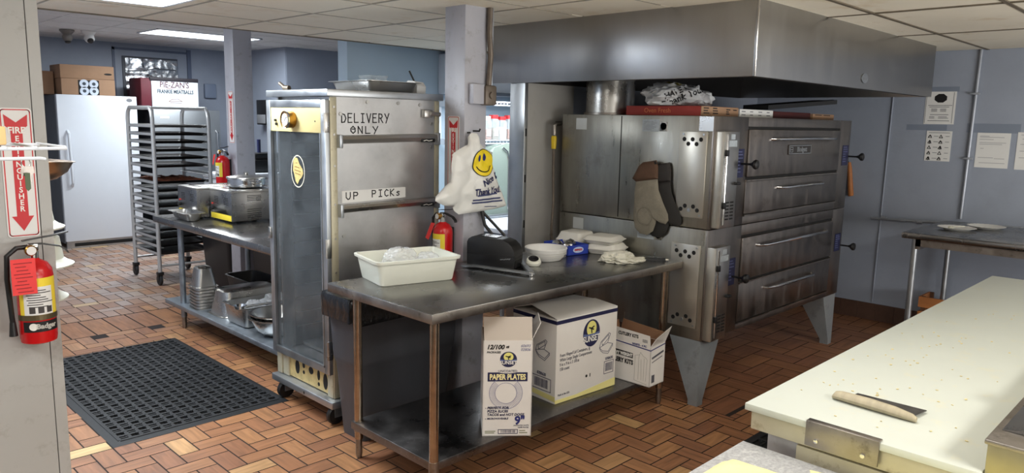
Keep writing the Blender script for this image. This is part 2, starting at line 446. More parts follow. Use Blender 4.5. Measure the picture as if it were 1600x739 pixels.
# reading directions: on a face looking towards -Y letters run along +X; towards -X they run along -Y
FY = (XA, ZA); FX = (-YA, ZA)
# ================================================================ the setting
rnd = random.Random(7)
X_R = 6.72                                       # right wall
# ---- floor: herringbone of 20 x 10 cm clay tiles on dark grout
fm = MB(); bm = fm.bm
lay = bm.loops.layers.color.new('tone')
G = 0.0035
BIG = (3.79, 1.976, 7.0, 3.46)                     # coarser tiles under the ovens
def put(x0, y0, x1, y1, tone, ori, cool_lit):
    if x1-x0 < .012 or y1-y0 < .012: return
    vs = [bm.verts.new(p) for p in ((x0+G, y0+G, 0), (x1-G, y0+G, 0), (x1-G, y1-G, 0), (x0+G, y1-G, 0))]
    f = bm.faces.new(vs)
    for l in f.loops: l[lay] = (tone, ori, cool_lit, 1)
def tile(x0, y0, x1, y1, tone, ori, cool_lit):
    X0, Y0, X1, Y1 = BIG
    if x1 <= X0 or x0 >= X1 or y1 <= Y0 or y0 >= Y1: return put(x0, y0, x1, y1, tone, ori, cool_lit)
    if x0 < X0: put(x0, y0, X0, y1, tone, ori, cool_lit)
    xl = max(x0, X0)
    if y0 < Y0: put(xl, y0, x1, Y0, tone, ori, cool_lit)
    if y1 > Y1: put(xl, Y1, x1, y1, tone, ori, cool_lit)
FX0, FX1, FY0, FY1 = 0.3, 7.0, 0.0, 10.9
U = 0.1016
def cool_lit_at(y): return max(0.0, min(0.75, (y-5.0)*0.4)) * (0.6+0.8*rnd.random())  # greys the tiles with depth, standing in for the cool light there
ni, nj = int((FX1-FX0)/U)+2, int(6.08/U)
for i in range(-1, ni):
    for j in range(-1, nj):
        k = (i-j) % 4
        x, y = FX0+i*U, FY0+j*U
        tn = min(1, max(0, rnd.gauss(.5, .22)))
        if k == 0: tile(x, y, x+2*U, y+U, tn, 0, cool_lit_at(y))
        elif k == 2: tile(x, y-U, x+U, y+U, tn, 1, cool_lit_at(y))
UB = .1524
for i in range(-2, 23):
    for j in range(-2, 12):
        k = (i-j) % 4
        x, y = BIG[0]+i*UB, 1.998+j*UB
        q = (x, y, x+2*UB, y+UB) if k == 0 else (x, y-UB, x+UB, y+UB) if k == 2 else None
        if q: put(max(q[0], BIG[0]), max(q[1], 1.998), min(q[2], BIG[2]), min(q[3], BIG[3]), min(1, max(0, rnd.gauss(.28, .12))), 0 if k == 0 else 1, 0)
yb = FY0+(nj+0)*U
x = FX0
while x < FX1:                                   # threshold strip of long tiles
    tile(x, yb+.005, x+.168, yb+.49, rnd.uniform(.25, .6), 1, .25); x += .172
yb += .50
row = 0
while yb < FY1:                                  # paving of the back room: pairs across, one along
    x = FX0-(row % 3)*.1
    while x < FX1:
        tile(x, yb, x+.10, yb+.2, min(1, max(0, rnd.gauss(.5, .25))), 1, cool_lit_at(yb)); x += .10
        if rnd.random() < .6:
            tile(x, yb, x+.10, yb+.2, min(1, max(0, rnd.gauss(.5, .25))), 1, cool_lit_at(yb)); x += .10
    yb += .2
    x = FX0-(row % 2)*.11
    while x < FX1:
        tile(x, yb, x+.2, yb+.1, min(1, max(0, rnd.gauss(.62, .25))), 0, cool_lit_at(yb)); x += .2
    yb += .1; row += 1
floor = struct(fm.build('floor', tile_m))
gm = MB(); gm.box(-2.5, -2.6, -0.06, 7.2, 11.2, -0.0016)
struct(gm.build('floor', grout_m))

# ---- ceilings
cm = MB(); rnd2 = random.Random(3)
def ctile(x0, y0, x1, y1, z):
    dz = rnd2.uniform(0, .004)
    cm.box(x0+.006, y0+.006, z+dz, x1-.006, y1-.006, z+.015, bev=0.004, seg=1)
for i in range(-6, 6):                           # 60 cm tiles over the left part
    for j in range(0, 13):
        x1, y1 = 3.05+(i-4)*.607, 5.35-j*.607
        if x1 > 3.1: continue
        ctile(x1-.607, y1-.607, x1, y1, NEARC)
for j in range(0, 7):
    y1 = 5.35-j*.607
    for x0, x1 in ((3.05, 3.66), (3.66, 4.33), (4.33, 5.5), (5.5, 6.72)):
        if y1 > 2.2: ctile(x0, y1-.607, x1, y1, NEARC)
for y1 in (2.19, 1.575, .955, .335, -.285, -.9, -1.52, -2.1):
    for x0, x1 in ((3.05, 3.19), (3.19, 4.33), (4.33, 5.47), (5.47, 6.72)):
        ctile(x0, y1-.62, x1, y1, NEARC)
struct(cm.build('ceiling', ceil_m))
cg = MB(); cg.box(-3.0, -2.6, NEARC+.008, 6.8, 5.35, NEARC+.06)
cg.box(-3.0, 5.33, NEARC-.004, 6.8, 5.352, FARC+.05)
for x in (4.33, 5.47): cg.box(x-.011, -1, NEARC-.003, x+.011, 2.2, NEARC+.01)
for y in (.955, 1.575): cg.box(3.1, y-.011, NEARC-.0035, 6.72, y+.011, NEARC+.01)
struct(cg.build('trim_1', grid_m))
cg = MB()
for i in range(0, 6): x = 3.05-i*.607; cg.box(x-.005, 1.0, NEARC-.0015, x+.005, 5.33, NEARC+.01)
for j in range(1, 7): y = 5.35-j*.607; cg.box(0, y-.006, NEARC-.001, 6.7 if y > 3.45 else 3.4, y+.006, NEARC+.01)
struct(cg.build('trim_8', mat('ceiling_grid_pale', S(170, 162, 146), .6, var=.15, scale=6)))
cb = MB(); cb.box(.2, 5.352, FARC, 7.2, 11.0, FARC+.05)
for k in range(9): cb.box(.2, 5.9+k*.607, FARC-.004, 7.2, 5.912+k*.607, FARC+.01)
for k in range(9): cb.box(1.0+k*.607, 5.36, FARC-.004, 1.012+k*.607, 11.0, FARC+.01)
struct(cb.build('ceiling.001', ceil_back_m))

# ---- walls
def wall(name, m_, *boxes):
    b = MB()
    for q in boxes: b.box(*q)
    return struct(b.build(name, m_))
wall('wall_right', wall_blue, (X_R, -2.5, -.05, X_R+.12, 3.55, 2.4))
wall('wall_back', wall_blue, (4.02, 3.43, -.05, X_R+.02, 3.53, 2.35))
wall('wall_partition', wall_grey, (3.555, 3.41, -.05, 4.02, 3.53, 2.35))  # warm grey cast of the light put into the colour of a bluish wall
wall('wall_far', wall_blue, (.3, 10.85, -.05, 5.2, 11.0, 2.6))
wall('wall_far_side', wall_blue, (5.12, 9.41, -.05, 5.26, 10.85, 2.6))
wall('wall_back_right', wall_blue, (5.13, 9.40, -.05, 7.2, 9.52, 2.6))
wall('wall_middle', wall_light, (3.53, 5.46, -.05, 7.2, 5.60, 2.6))
wall('wall_left', near_paint, (-1.6, 3.1, -.05, .702, 3.26, 2.3))
wall('trim_2', near_paint, (.7045, 3.097, -.05, .742, 3.263, 2.3))
wall('wall_left_back', wall_blue, (.36, 3.26, -.05, .48, 10.86, 2.6))
wall('wall_right_back', wall_light, (7.1, 3.5, -.05, 7.2, 9.5, 2.6))
wall('baseboard_right', base_tile, *[(X_R-.014, y, -.002, X_R+.001, y+.148, .145) for y in [i*.15-1.4 for i in range(33)]])
wall('baseboard_back', base_tile, *[(x, 3.416, -.002, x+.148, 3.431, .145) for x in [4.03+i*.15 for i in range(18)]])
def pillar(name, x, y, w, d, z0, z1):
    b = MB(); b.box(x, y, z0, x+w, y+d, z1, bev=.006)
    return struct(b.build(name, pillar_paint))
pillar('pillar', 2.765, 3.125, .165, .17, -.01, NEARC+.01)
pillar('pillar.001', 3.0, 6.42, .172, .18, -.01, FARC+.01)
# aluminium edge post with slots on the end of the partition
b = MB(); b.box(3.525, 3.40, 0, 3.556, 3.535, 2.2, bev=.003)
ps = struct(b.build('trim_3', alu))
b = MB()
for z in (.95, 1.25, 1.55): b.box(3.536, 3.3985, z, 3.548, 3.401, z+.05)
struct(b.build('trim_4', dark_m))
# wall seams and service runs on the right wall
b = MB(); b.tube([(X_R-.008, 2.22, 2.2), (X_R-.008, 2.235, .16)], .006, 8)
struct(b.build('trim_5', wall_blue))
w = thing('conduit_pipe', 'thin grey electrical conduit running down the blue wall between the papers', 'pipe', (X_R, 1.61, .95))
b = MB(); b.tube([(X_R-.014, 1.615, NEARC), (X_R-.014, 1.63, .95)], .012, 10); b.build('pipe', conduit_m, w)
for z in (1.92, 1.42):
    b = MB(); b.box(X_R-.03, 1.59, z, X_R-.001, 1.66, z+.016, bev=.003); b.build('strap', conduit_m, w)
w = thing('gas_pipe', 'painted pipe running low along the blue wall beside the oven', 'pipe', (X_R, 2.1, .9))
b = MB(); b.tube([(X_R-.02, 2.30, .885), (X_R-.02, 1.70, .912), (X_R-.02, .2, .95)], .012, 10)
for y in (2.2, 2.05, 1.92): b.tube([(X_R-.02, y+.02, .897), (X_R-.02, y-.02, .897)], .018, 10)
b.build('pipe', conduit_m, w)

wall('wall_front', wall_grey, (-2.4, -2.55, -.05, X_R+.1, -2.45, 2.35))
wall('wall_rear', near_paint, (-2.5, -2.5, -.05, -2.4, 3.2, 2.35))
# ---- recess trim and blanked window on the far wall
b = MB()
b.box(3.42, 10.838, 1.2, 3.45, 10.85, 2.5); b.box(4.39, 10.82, 1.2, 4.44, 10.85, 2.53); b.box(3.42, 10.838, 2.47, 4.44, 10.85, 2.5)
struct(b.build('trim_6', mat('trim_dark_blue', S(92, 102, 124), .5)))
b = MB(); b.box(5.75, 9.36, 0, 5.83, 9.40, 1.98); b.box(5.75, 9.36, 1.9, 6.9, 9.40, 1.98)
struct(b.build('door_1', alu_dull))

# ---- ceiling light panels
def light_panel(x0, y0, z, label):
    t = thing('ceiling_light', label, 'ceiling light', (x0+.6, y0+.3, z), 0, 'fluorescent ceiling panels')
    b = MB()
    for q in ((x0, y0, x0+1.22, y0+.02), (x0, y0+.59, x0+1.22, y0+.61), (x0, y0, x0+.02, y0+.61), (x0+1.2, y0, x0+1.22, y0+.61)):
        b.box(q[0], q[1], z-.012, q[2], q[3], z+.01)
    b.build('frame', white_enamel, t)
    b = MB(); b.box(x0+.02, y0+.02, z-.008, x0+1.2, y0+.59, z+.004); b.build('diffuser', light_diff, t)
light_panel(.51, 3.945, NEARC, 'nearer bright ceiling light panel, in the kitchen ceiling')
light_panel(3.2, 8.66, FARC, 'farther bright ceiling light panel, in the back room ceiling')

# ================================================================ exhaust hood
HX0, HX1, HY0, HY1, HZ = 3.51, 6.30, 1.816, 3.40, 1.89
h = thing('exhaust_hood', 'large stainless exhaust hood hanging from the ceiling over the ovens', 'range hood', (HX0, HY0, HZ))
b = MB(); T = .012
b.box(HX0, HY0, HZ, HX1, HY0+T, NEARC+.005, bev=.002); b.build('front_panel', hood_steel, h)
b = MB(); b.box(HX0, HY0+T, HZ, HX0+T, HY1+.3, NEARC+.005, bev=.002); b.build('side_panel', hood_steel, h)
b = MB(); b.box(HX1-T, HY0+T, HZ, HX1, HY1, NEARC+.005, bev=.002); b.build('side_panel', hood_steel, h)
b = MB(); b.box(HX0+T, HY0+T, NEARC-.06, HX1-T, HY1, NEARC-.02)
for k in range(9):
    x = HX0+.1+k*.3
    b.box(x, HY1-.5, NEARC-.16, x+.27, HY1-.47, NEARC-.06)
b.build('filter_bank', hood_in, h)
b = MB(); b.box(HX0+T, HY0+T, HZ, HX1-T, HY0+.05, HZ+.012); b.box(HX0+T, HY0+T, HZ, HX0+.05, HY1, HZ+.012); b.box(HX0+T, HY1-.03, HZ, HX1-T, HY1, NEARC-.02)
b.build('grease_channel', hood_in, h)
b = MB(); b.tube([(HX0-.001, HY0-.001, HZ), (HX0-.001, HY0-.001, NEARC)], .004, 8); b.build('corner_seam', chrome, h)
b = MB(); b.prism(ell(4.935, 1.955, .052, .03), .001, .005, (0, HY0, 0), XA, ZA); bd = b.build('badge', alu, h)
strokes(MB(), [[(4.905, 1.955), (4.965, 1.955)], [(4.905, 1.948), (4.96, 1.948)]], (0, HY0-.005, 0), XA, ZA, .004).build('badge_print', print_grey, bd)

# ================================================================ deck ovens
OX0, OX1, OYF, OYB = 3.774, 5.730, 2.169, 3.29
def handle(x0, x1, z, out=.055):
    y = OYF
    return MB().tube([(x0, y, z), (x0+.012, y-out*.55, z), (x0+.07, y-out, z+.002), ((x0+x1)/2, y-out-.008, z+.004), (x1-.07, y-out, z+.002), (x1-.012, y-out*.55, z), (x1, y, z)], .0095, 10)
def deck(label, z0, z1, door, drawer, hz, box_z, lab, knob, panel, x0=OX0, plate=False):
    t = thing('pizza_deck_oven', label, 'oven', (x0, OYF, z0), 0, 'stacked stainless pizza deck ovens')
    # body with a recessed front
    b = MB()
    b.box(x0, OYF+.012, z0, OX1, OYB, z1, bev=.004)
    body = b.build('body', oven_side_m, t)
    dx0, dx1 = 4.163, 5.532
    b = MB()                                                     # front frame around door and drawer
    b.box(x0, OYF, z0, dx0, OYF+.014, z1, bev=.002)
    b.box(dx1, OYF, z0, OX1, OYF+.014, z1, bev=.002)
    b.box(dx0, OYF, door[1], dx1, OYF+.014, z1, bev=.002)
    b.box(dx0, OYF, z0, dx1, OYF+.014, drawer[0], bev=.002)
    b.build('front_frame', oven_front_m, t)
    b = MB(); b.box(dx0, OYF+.007, drawer[0], dx1, OYF+.013, door[1]); b.build('door_gap', dark_m, t)
    b = MB(); b.box(dx0+.006, OYF-.010, door[0]+.006, dx1-.008, OYF+.012, door[1]-.016, bev=.004); d = b.build('door', oven_front_m, t)
    handle(hz[0], hz[1], hz[2]).build('handle', chrome, d)
    b = MB(); b.box(dx0+.002, OYF-.006, drawer[0]+.012, dx1-.006, OYF+.012, drawer[1]-.006, bev=.004); d2 = b.build('drawer', oven_front_m, t)
    handle(hz[3], hz[4], hz[5], .05).build('handle', chrome, d2)
    b = MB(); b.box(dx0, OYF-.012, drawer[1]-.005, dx1, OYF+.01, drawer[1]+.004); b.box(dx0, OYF-.012, drawer[0]-.001, dx1, OYF+.01, drawer[0]+.008); b.build('ledge', steel_edge, t)
    if plate:
        b = MB(); b.box(4.683, OYF-.018, 1.468, 5.02, OYF-.009, 1.532, bev=.004); pl = b.build('name_plate', mat('cast_plate', S(82, 78, 76), .4, .8), d)
        b = MB(); ring = [(4.69, 1.474), (5.013, 1.474), (5.013, 1.526), (4.69, 1.526), (4.69, 1.474)]
        strokes(b, [ring], (0, OYF-.018, 0), XA, ZA, .005, .002)
        strokes(b, [[(4.703, 1.485), (4.74, 1.485), (4.74, 1.515), (4.703, 1.515), (4.703, 1.485)], [(4.703, 1.5), (4.74, 1.5)]], (0, OYF-.018, 0), XA, ZA, .004, .002)
        text_mb('Blodgett', .044, (4.875, OYF-.0185, 1.5), XA, ZA, weight=.001, depth=.001, mb=b)
        b.build('lettering', alu, pl)
    # burner control box on the left of the front
    bx0, bx1, bz0, bz1 = box_z
    b = MB(); b.box(bx0, OYF-.052, bz0, bx1, OYF+.002, bz1, bev=.003); cb_ = b.build('burner_box', steel, t)
    b = MB(); b.box(bx0-.001, OYF-.054, bz0+.003, bx0+.012, OYF-.002, bz1-.003, bev=.001); b.build('box_flange', oven_panel, cb_)
    b = MB(); b.tube([(bx0+.035, OYF-.056, bz0+.02), (bx0+.035, OYF-.056, bz1-.015)], .005, 8); b.build('hinge', chrome, cb_)
    b = MB()
    for z in (bz0+.13, bz1-.12):
        b.box(bx0+.022, OYF-.066, z-.018, bx0+.048, OYF-.05, z+.018, bev=.003); b.build('hinge_clip', black_m, cb_); b = MB()
    b.box(bx1-.03, OYF-.075, (bz0+bz1)/2-.03, bx1+.01, OYF-.05, (bz0+bz1)/2-.015, bev=.004)
    b.build('latch', black_m, cb_)
    b = MB()
    for c in range(2):
        for k in range(6):
            xx = bx0+.065+c*.05; zz = bz0+.045+k*.019
            b.prism([(xx, zz), (xx+.034, zz), (xx+.037, zz+.004), (xx+.034, zz+.009), (xx, zz+.009), (xx-.003, zz+.004)], .0005, .0015, (0, OYF-.052, 0), XA, ZA)
    b.build('vent_slots', dark_m, cb_)
    b = MB(); b.box(bx0+.06, OYF-.0535, bz1-.085, bx0+.15, OYF-.0515, bz1-.05); b.box(bx0+.08, OYF-.0535, bz1-.045, bx0+.125, OYF-.0515, bz1-.015); b.build('sticker', label_grey, cb_)
    # blue control labels and damper knobs
    for i, (lx0, lx1, lz0, lz1) in enumerate(lab):
        b = MB(); b.box(lx0, OYF-.003, lz0, lx1, OYF+.002, lz1); q = b.build('control_label', blue_label, t)
        b = MB()
        for z in (.2, .32, .44, .56, .68, .8, .9):
            zz = lz0+(lz1-lz0)*z
            strokes(b, [[(lx0+.012, zz), (lx0+(lx1-lx0)*(.45+.4*((z*7.3) % 1)), zz)]], (0, OYF-.003, 0), XA, ZA, .005)
        b.build('label_print', mat('label_pale', S(96, 102, 140), .5), q)
        kx, kz = knob[i]
        b = MB(); b.tube([(kx, OYF, kz), (kx, OYF-.07, kz)], .006, 8); st = b.build('damper_rod', black_m, t)
        b = MB(); b.lathe([(.008, 0), (.011, .010), (.024, .022), (.029, .032), (.026, .044), (.012, .05), (0, .051)], (0, 0, 0), 18,
                          M=Matrix.Translation((kx, OYF-.06, kz)) @ Matrix.Rotation(R(90), 4, 'X')); b.build('knob', black_m, st)
    # perforated cover on the side
    py0, py1, pz0, pz1 = panel
    b = MB(); b.box(x0-.010, py0, pz0, x0+.001, py1, pz1, bev=.003); pn = b.build('vent_cover', oven_panel, t)
    b = MB(); w_ = py1-py0
    ys = [py0+w_*f for f in (.2, .5, .8)]; yl = [py0+w_*f for f in (.35, .65)]
    zt_, zb_ = pz1-.045, pz0+.045
    holes = [(y, zt_) for y in ys]+[(y, zt_-.026) for y in yl]+[(y, zb_+.02) for y in yl]+[(ys[0], zb_), (ys[2], zb_)]
    for y, z in holes: b.lathe([(0, 0), (.0125, 0), (.0125, .001), (0, .001)], (x0-.0114, y, z), 16, ax='x')
    b.build('hole_pattern', dark_m, pn)
    b = MB()
    for y in (py0+.018, py1-.03):
        for z in (pz0+.016, pz1-.016): b.lathe([(0, 0), (.006, 0), (.005, .004), (0, .005)], (x0-.015, y, z), 10, ax='x')
    b.lathe([(0, 0), (.011, 0), (.011, .003), (0, .003)], (x0-.0135, ys[1], zb_-.002), 14, ax='x')
    b.build('screw', alu, pn)
    return t, body
UP0, UP1, LO0 = 1.058, 1.698, .400
up_oven, up_body = deck('upper stainless pizza deck oven with a name plate on its wide door', UP0, UP1, (1.338, 1.642), (1.108, 1.322),
    (4.45, 5.40, 1.568, 4.58, 5.25, 1.262), (3.79, 3.968, 1.068, 1.614), ((4.034, 4.126, 1.344, 1.512), (5.600, 5.706, 1.373, 1.52)),
    ((4.10, 1.425), (5.73, 1.437)), (2.208, 2.388, 1.118, 1.610), plate=True)
lo_oven, lo_body = deck('lower stainless pizza deck oven standing on four tapered legs', LO0, UP0-.004, (.706, .990), (.438, .694),
    (4.34, 5.375, .915, 4.49, 5.215, .622), (3.776, 3.945, .408, .958), ((4.001, 4.106, .697, .862), (5.60, 5.70, .733, .865)),
    ((4.075, .75), (5.72, .77)), (2.210, 2.402, .470, .962))
def oven_leg(x, y, sx, sy, name='leg'):
    b = MB()
    w0, d0, w1, d1, zt_ = .22, .21, .062, .062, LO0
    def rg(w, d, z): return [(x, y, z), (x+sx*w, y, z), (x+sx*w, y+sy*d, z), (x, y+sy*d, z)]
    b.rings([rg(w1, d1, 0), rg(w1, d1, .03), rg(w0, d0, zt_-.0)], caps=(True, True))
    b.build(name, oven_leg_m, lo_oven)
oven_leg(OX0+.004, OYF+.01, 1, 1); oven_leg(OX1-.004, OYF+.01, -1, 1); oven_leg(OX0+.004, OYB-.004, 1, -1); oven_leg(OX1-.004, OYB-.004, -1, -1)
# plates, thermostat caps and stickers on the side faces
for par, z in ((up_oven, 1.602), (lo_oven, .957)):
    b = MB(); b.box(OX0-.003, 2.533, z, OX0+.001, 2.652, z+.072); q = b.build('spec_plate', label_grey, par)
    b = MB()
    for k in range(7): strokes(b, [[(-2.643, z+.010+k*.008), (-2.643+.1*(.6+.4*((k*.37) % 1)), z+.010+k*.008)]], (OX0-.003, 0, 0), -YA, ZA, .002)
    b.build('plate_print', print_grey, q)
    b = MB(); b.box(OX0-.004, 2.478, z+.003, OX0+.001, 2.528, z+.058, bev=.002); so_ = b.build('socket_plate', steel, par)
    b = MB(); b.lathe([(0, 0), (.022, 0), (.022, .012), (.015, .014), (.013, .008), (0, .008)], (OX0-.004, 2.503, z+.032), 20, M=None, ax='x')
    b.build('thermostat_socket', mat('socket_dark', S(70, 58, 50), .5, .4), so_)
    b = MB(); b.box(OX0-.002, 3.084, z+.0, OX0+.001, 3.17, z+.072); b.build('sticker', mat('white_sticker', S(196, 200, 200), .5), par)
b = MB(); b.box(OX0-.002, 2.806, UP0+.01, OX0+.001, 2.811, UP1-.006); b.build('seam', dark_m, up_oven)
b = MB(); b.box(OX0-.003, 2.175, UP1-.085, OX0+.001, 2.265, UP1-.004); b.build('corner_patch', steel, up_oven)

# flue rising from the ovens into the hood
t = thing('flue_duct', 'shiny round stainless flue rising behind the ovens into the hood', 'duct', (4.03, 3.10, 1.70))
b = MB(); b.lathe([(.160, 1.70), (.160, 2.19)], (4.03, 3.10, 0), 40); b.build('pipe', steel, t)
b = MB(); b.lathe([(.172, 1.699), (.172, 1.712), (.161, 1.714)], (4.03, 3.10, 0), 40, caps=(True, False)); b.build('collar', steel_edge, t)

# gas line at the left end of the ovens
t = thing('gas_line', 'old gas hose with a yellow valve hanging at the left end of the ovens', 'pipe', (3.735, 3.34, .84))
b = MB(); b.tube([(3.80, 3.33, 1.637), (3.752, 3.33, 1.637), (3.738, 3.33, 1.625), (3.738, 3.33, 1.56)], .016, 12); b.build('elbow', steel_edge, t)
b = MB(); b.tube([(3.738, 3.33, 1.555), (3.738, 3.33, 1.545), (3.738, 3.33, 1.51), (3.738, 3.33, 1.47)], [.014, .020, .018, .016], 8); b.build('valve', yellow_plastic, t)
b = MB(); b.tube([(3.738, 3.33, 1.55), (3.742, 3.33, 1.30), (3.746, 3.325, 1.12), (3.728, 3.32, .93), (3.722, 3.31, .70)], .009, 10)
b.tube([(3.722, 3.31, .92), (3.70, 3.30, .90), (3.64, 3.22, .872), (3.55, 3.14, .868)], .008, 8); b.build('hose', conduit_old, t)

# oven mitts hung on a hook on the side of the ovens
def px_mitt(X, pts):     # outline given in (-Y, Z)
    return [(-y, z) for y, z in pts]
MX = 3.745
hk = MB(); hk.tube([(OX0, 2.515, 1.418), (OX0-.05, 2.515, 1.418), (OX0-.055, 2.515, 1.43)], .006, 8)
hk.build('hook', black_m, up_oven)
def mitt(label, dy, dz, x, m_body, m_cuff, seed):
    t = thing('oven_mitt', label, 'oven mitt', (x, 2.5+dy, 1.05), 0, 'oven mitts on the hook')
    o = Vector((x, 0, 0))
    body = [(2.655, 1.302), (2.50, 1.326), (2.49, 1.262), (2.455, 1.19), (2.418, 1.125), (2.412, 1.09), (2.43, 1.065), (2.462, 1.068), (2.492, 1.105),
            (2.500, 1.06), (2.515, 1.015), (2.555, .985), (2.61, .990), (2.648, 1.02), (2.662, 1.08), (2.660, 1.17), (2.662, 1.25)]
    cuff = [(2.683, 1.318), (2.655, 1.300), (2.498, 1.328), (2.502, 1.40), (2.515, 1.437), (2.548, 1.43), (2.61, 1.42), (2.64, 1.395)]
    b = MB(); b.pillow([(-y-dy, z+dz) for y, z in body], o, -YA, ZA, .020, .012, (-2.575-dy, 1.14+dz), nz=.004, seed=seed); b.build('mitt_body', m_body, t)
    b = MB(); b.pillow([(-y-dy, z+dz) for y, z in cuff], o, -YA, ZA, .024, .014, (-2.58-dy, 1.37+dz), nz=.004, seed=seed+3); b.build('cuff', m_cuff, t)
    return t
mt1 = mitt('grey and brown quilted oven mitt hanging in front on the oven side', 0, 0, MX-.010, mitt_grey, mitt_brown, 1)
mb_ = MB(); ring2(mb_, -2.565, 1.10, .055, .055, .004, (MX-.034, 0, 0), -YA, ZA, .001); mb_.build('stitching', mat('mitt_stitch', S(112, 106, 94), .9), mt1)
mitt('dark oven mitt mostly hidden behind the grey and brown one', -.075, -.01, MX+.014, mat('mitt_black', S(40, 38, 36), .85, var=.1), mat('mitt_black2', S(46, 42, 40), .85, var=.1), 9)

# things lying on top of the upper oven
OT = UP1+.001
def pizza_box(label, x0, y0, x1, y1, z, hh, m_side, m_front, front_marks, name='pizza_box', rot=0):
    t = thing(name, label, 'pizza box', (x0, y0, z), R(rot), 'pizza boxes on the ovens')
    b = MB(); b.box(x0+.003, y0+.003, z, x1, y1, z+hh, bev=.003); b.build('carton', m_side, t)
    b = MB(); b.box(x0+.002, y0-.001, z+.001, x1-.001, y0+.004, z+hh-.001, bev=.001); p = b.build('front_flap', m_front, t)
    b = MB()
    for (u, v, L_) in front_marks: strokes(b, [[(x0+u*(x1-x0), z+v*hh), (x0+(u+L_)*(x1-x0), z+v*hh)]], (0, y0-.001, 0), XA, ZA, .006)
    b.build('flap_print', black_ink if m_front is kraft else print_grey, p)
    return t
mk = [(.06, .8, .12), (.06, .55, .1), (.06, .3, .14), (.3, .8, .1), (.3, .55, .12), (.3, .3, .13), (.66, .72, .1), (.66, .5, .06), (.66, .28, .08), (.85, .7, .09)]
pb = pizza_box('red sided pizza box at the left end of the oven top', 3.84, 2.30, 4.27, 2.83, OT, .056, redbox, kraft, mk)
text('side_lettering', 'Oven Fresh', .040, mat('gold_ink', S(206, 120, 70), .5), (3.8425, 2.60, OT+.028), -YA, ZA, pb)
pizza_box('white pizza box between the red sided box and the dark one', 4.285, 2.30, 4.73, 2.72, OT, .050, white_paper, white_paper, [(.06, .7, .1), (.06, .3, .1), (.3, .7, .08), (.3, .3, .08), (.55, .7, .1), (.55, .3, .08), (.8, .7, .08), (.8, .3, .1)])
pizza_box('dark maroon pizza box to the right of the white one', 4.745, 2.31, 5.33, 2.75, OT, .046, maroon, maroon, [])
pizza_box('small kraft pizza box at the right end of the oven top', 5.345, 2.30, 5.72, 2.66, OT, .042, kraft, kraft, [(.1, .8, .3), (.5, .8, .3)])
t = thing('pizza_peel', 'black flat metal peel lying tilted across the dark boxes', 'pizza peel', (4.75, 2.42, OT+.06))
b = MB(); b.rings([[(4.74, y, z) for y, z in ((2.34, OT+.055), (2.52, OT+.055), (2.52, OT+.085), (2.34, OT+.085))],
                   [(5.86, y, z) for y, z in ((2.34, OT+.125), (2.52, OT+.125), (2.52, OT+.155), (2.34, OT+.155))]]); b.build('blade', black_m, t)
b = MB(); b.tube([(5.85, 2.43, OT+.14), (6.0, 2.43, OT+.15)], .014, 10); b.build('handle', black_m, t)

def lay_on(me_mb, bvh, d, off):
    """drop printed shapes onto a soft surface along direction d"""
    for v in me_mb.bm.verts:
        h = bvh.ray_cast(v.co-d*.5, d)
        v.co = (h[0] if h[0] is not None else bvh.find_nearest(v.co+d*.3)[0])-d*off
    return me_mb
def subdiv_letters(mb, n=1):
    bmesh.ops.triangulate(mb.bm, faces=mb.bm.faces[:]); return mb
t = thing('plastic_bag', 'crumpled white shopping bag lying on the red sided pizza box', 'plastic bag', (4.05, 2.55, OT+.058))
b = MB(); b.blob((3.98, 2.58, OT+.118), .21, .17, .085, .30, 5, 4, 3, OT+.060)
b.blob((4.17, 2.50, OT+.105), .07, .07, .05, .4, 6, 3, 8, OT+.060)
bv = BVHTree.FromBMesh(b.bm); bo = b.build('bag_film', clear_mat('thin_white_film', S(222, 224, 226), (.55, .85), .3, .5, 22), t)
d = Vector((.70, .714, -.02)).normalized(); ux = Vector((.714, -.70, 0)); uy = Vector((.0, 0.0, 1.0))
mb_ = MB()
for s_, o_, z_ in (('HAVE A NICE', .045, .155), ('Thank You!', .055, .108)):
    text_mb(s_, o_, Vector((3.96, 2.52, OT+z_))-d*.3, (ux+uy*.42).normalized(), (uy-ux*.42).normalized(), weight=.0012, depth=.0003, mb=mb_)
lay_on(mb_, bv, d, .003); mb_.build('bag_print', black_ink, t)
mb_ = MB(); mb_.prism(ell(0, 0, .05, .03), 0, .0004, Vector((3.93, 2.55, OT+.20))-d*.3, ux, uy); bmesh.ops.triangulate(mb_.bm, faces=mb_.bm.faces[:])
lay_on(mb_, bv, d, .002); mb_.build('bag_smile', mat('dull_yellow', S(170, 156, 70), .6), t)
t = thing('gas_valve', 'yellow gas valve standing behind the white pizza box', 'valve', (4.62, 3.0, OT))
b = MB(); b.tube([(4.62, 3.0, OT), (4.62, 3.0, OT+.10)], .02, 10); b.tube([(4.585, 3.0, OT+.07), (4.655, 3.0, OT+.07)], .022, 10); b.build('fitting', black_m, t)
b = MB(); b.box(4.595, 2.985, OT+.10, 4.645, 3.015, OT+.19, bev=.006); b.build('lever', yellow_plastic, t)
t = thing('water_pipe', 'thin pale pipe standing behind the red sided pizza box', 'pipe', (4.22, 3.38, 1.7))
b = MB(); b.tube([(4.22, 3.38, 1.40), (4.22, 3.38, 1.86), (4.24, 3.38, 1.89), (4.30, 3.38, 1.90)], .010, 10); b.build('pipe', white_enamel, t)

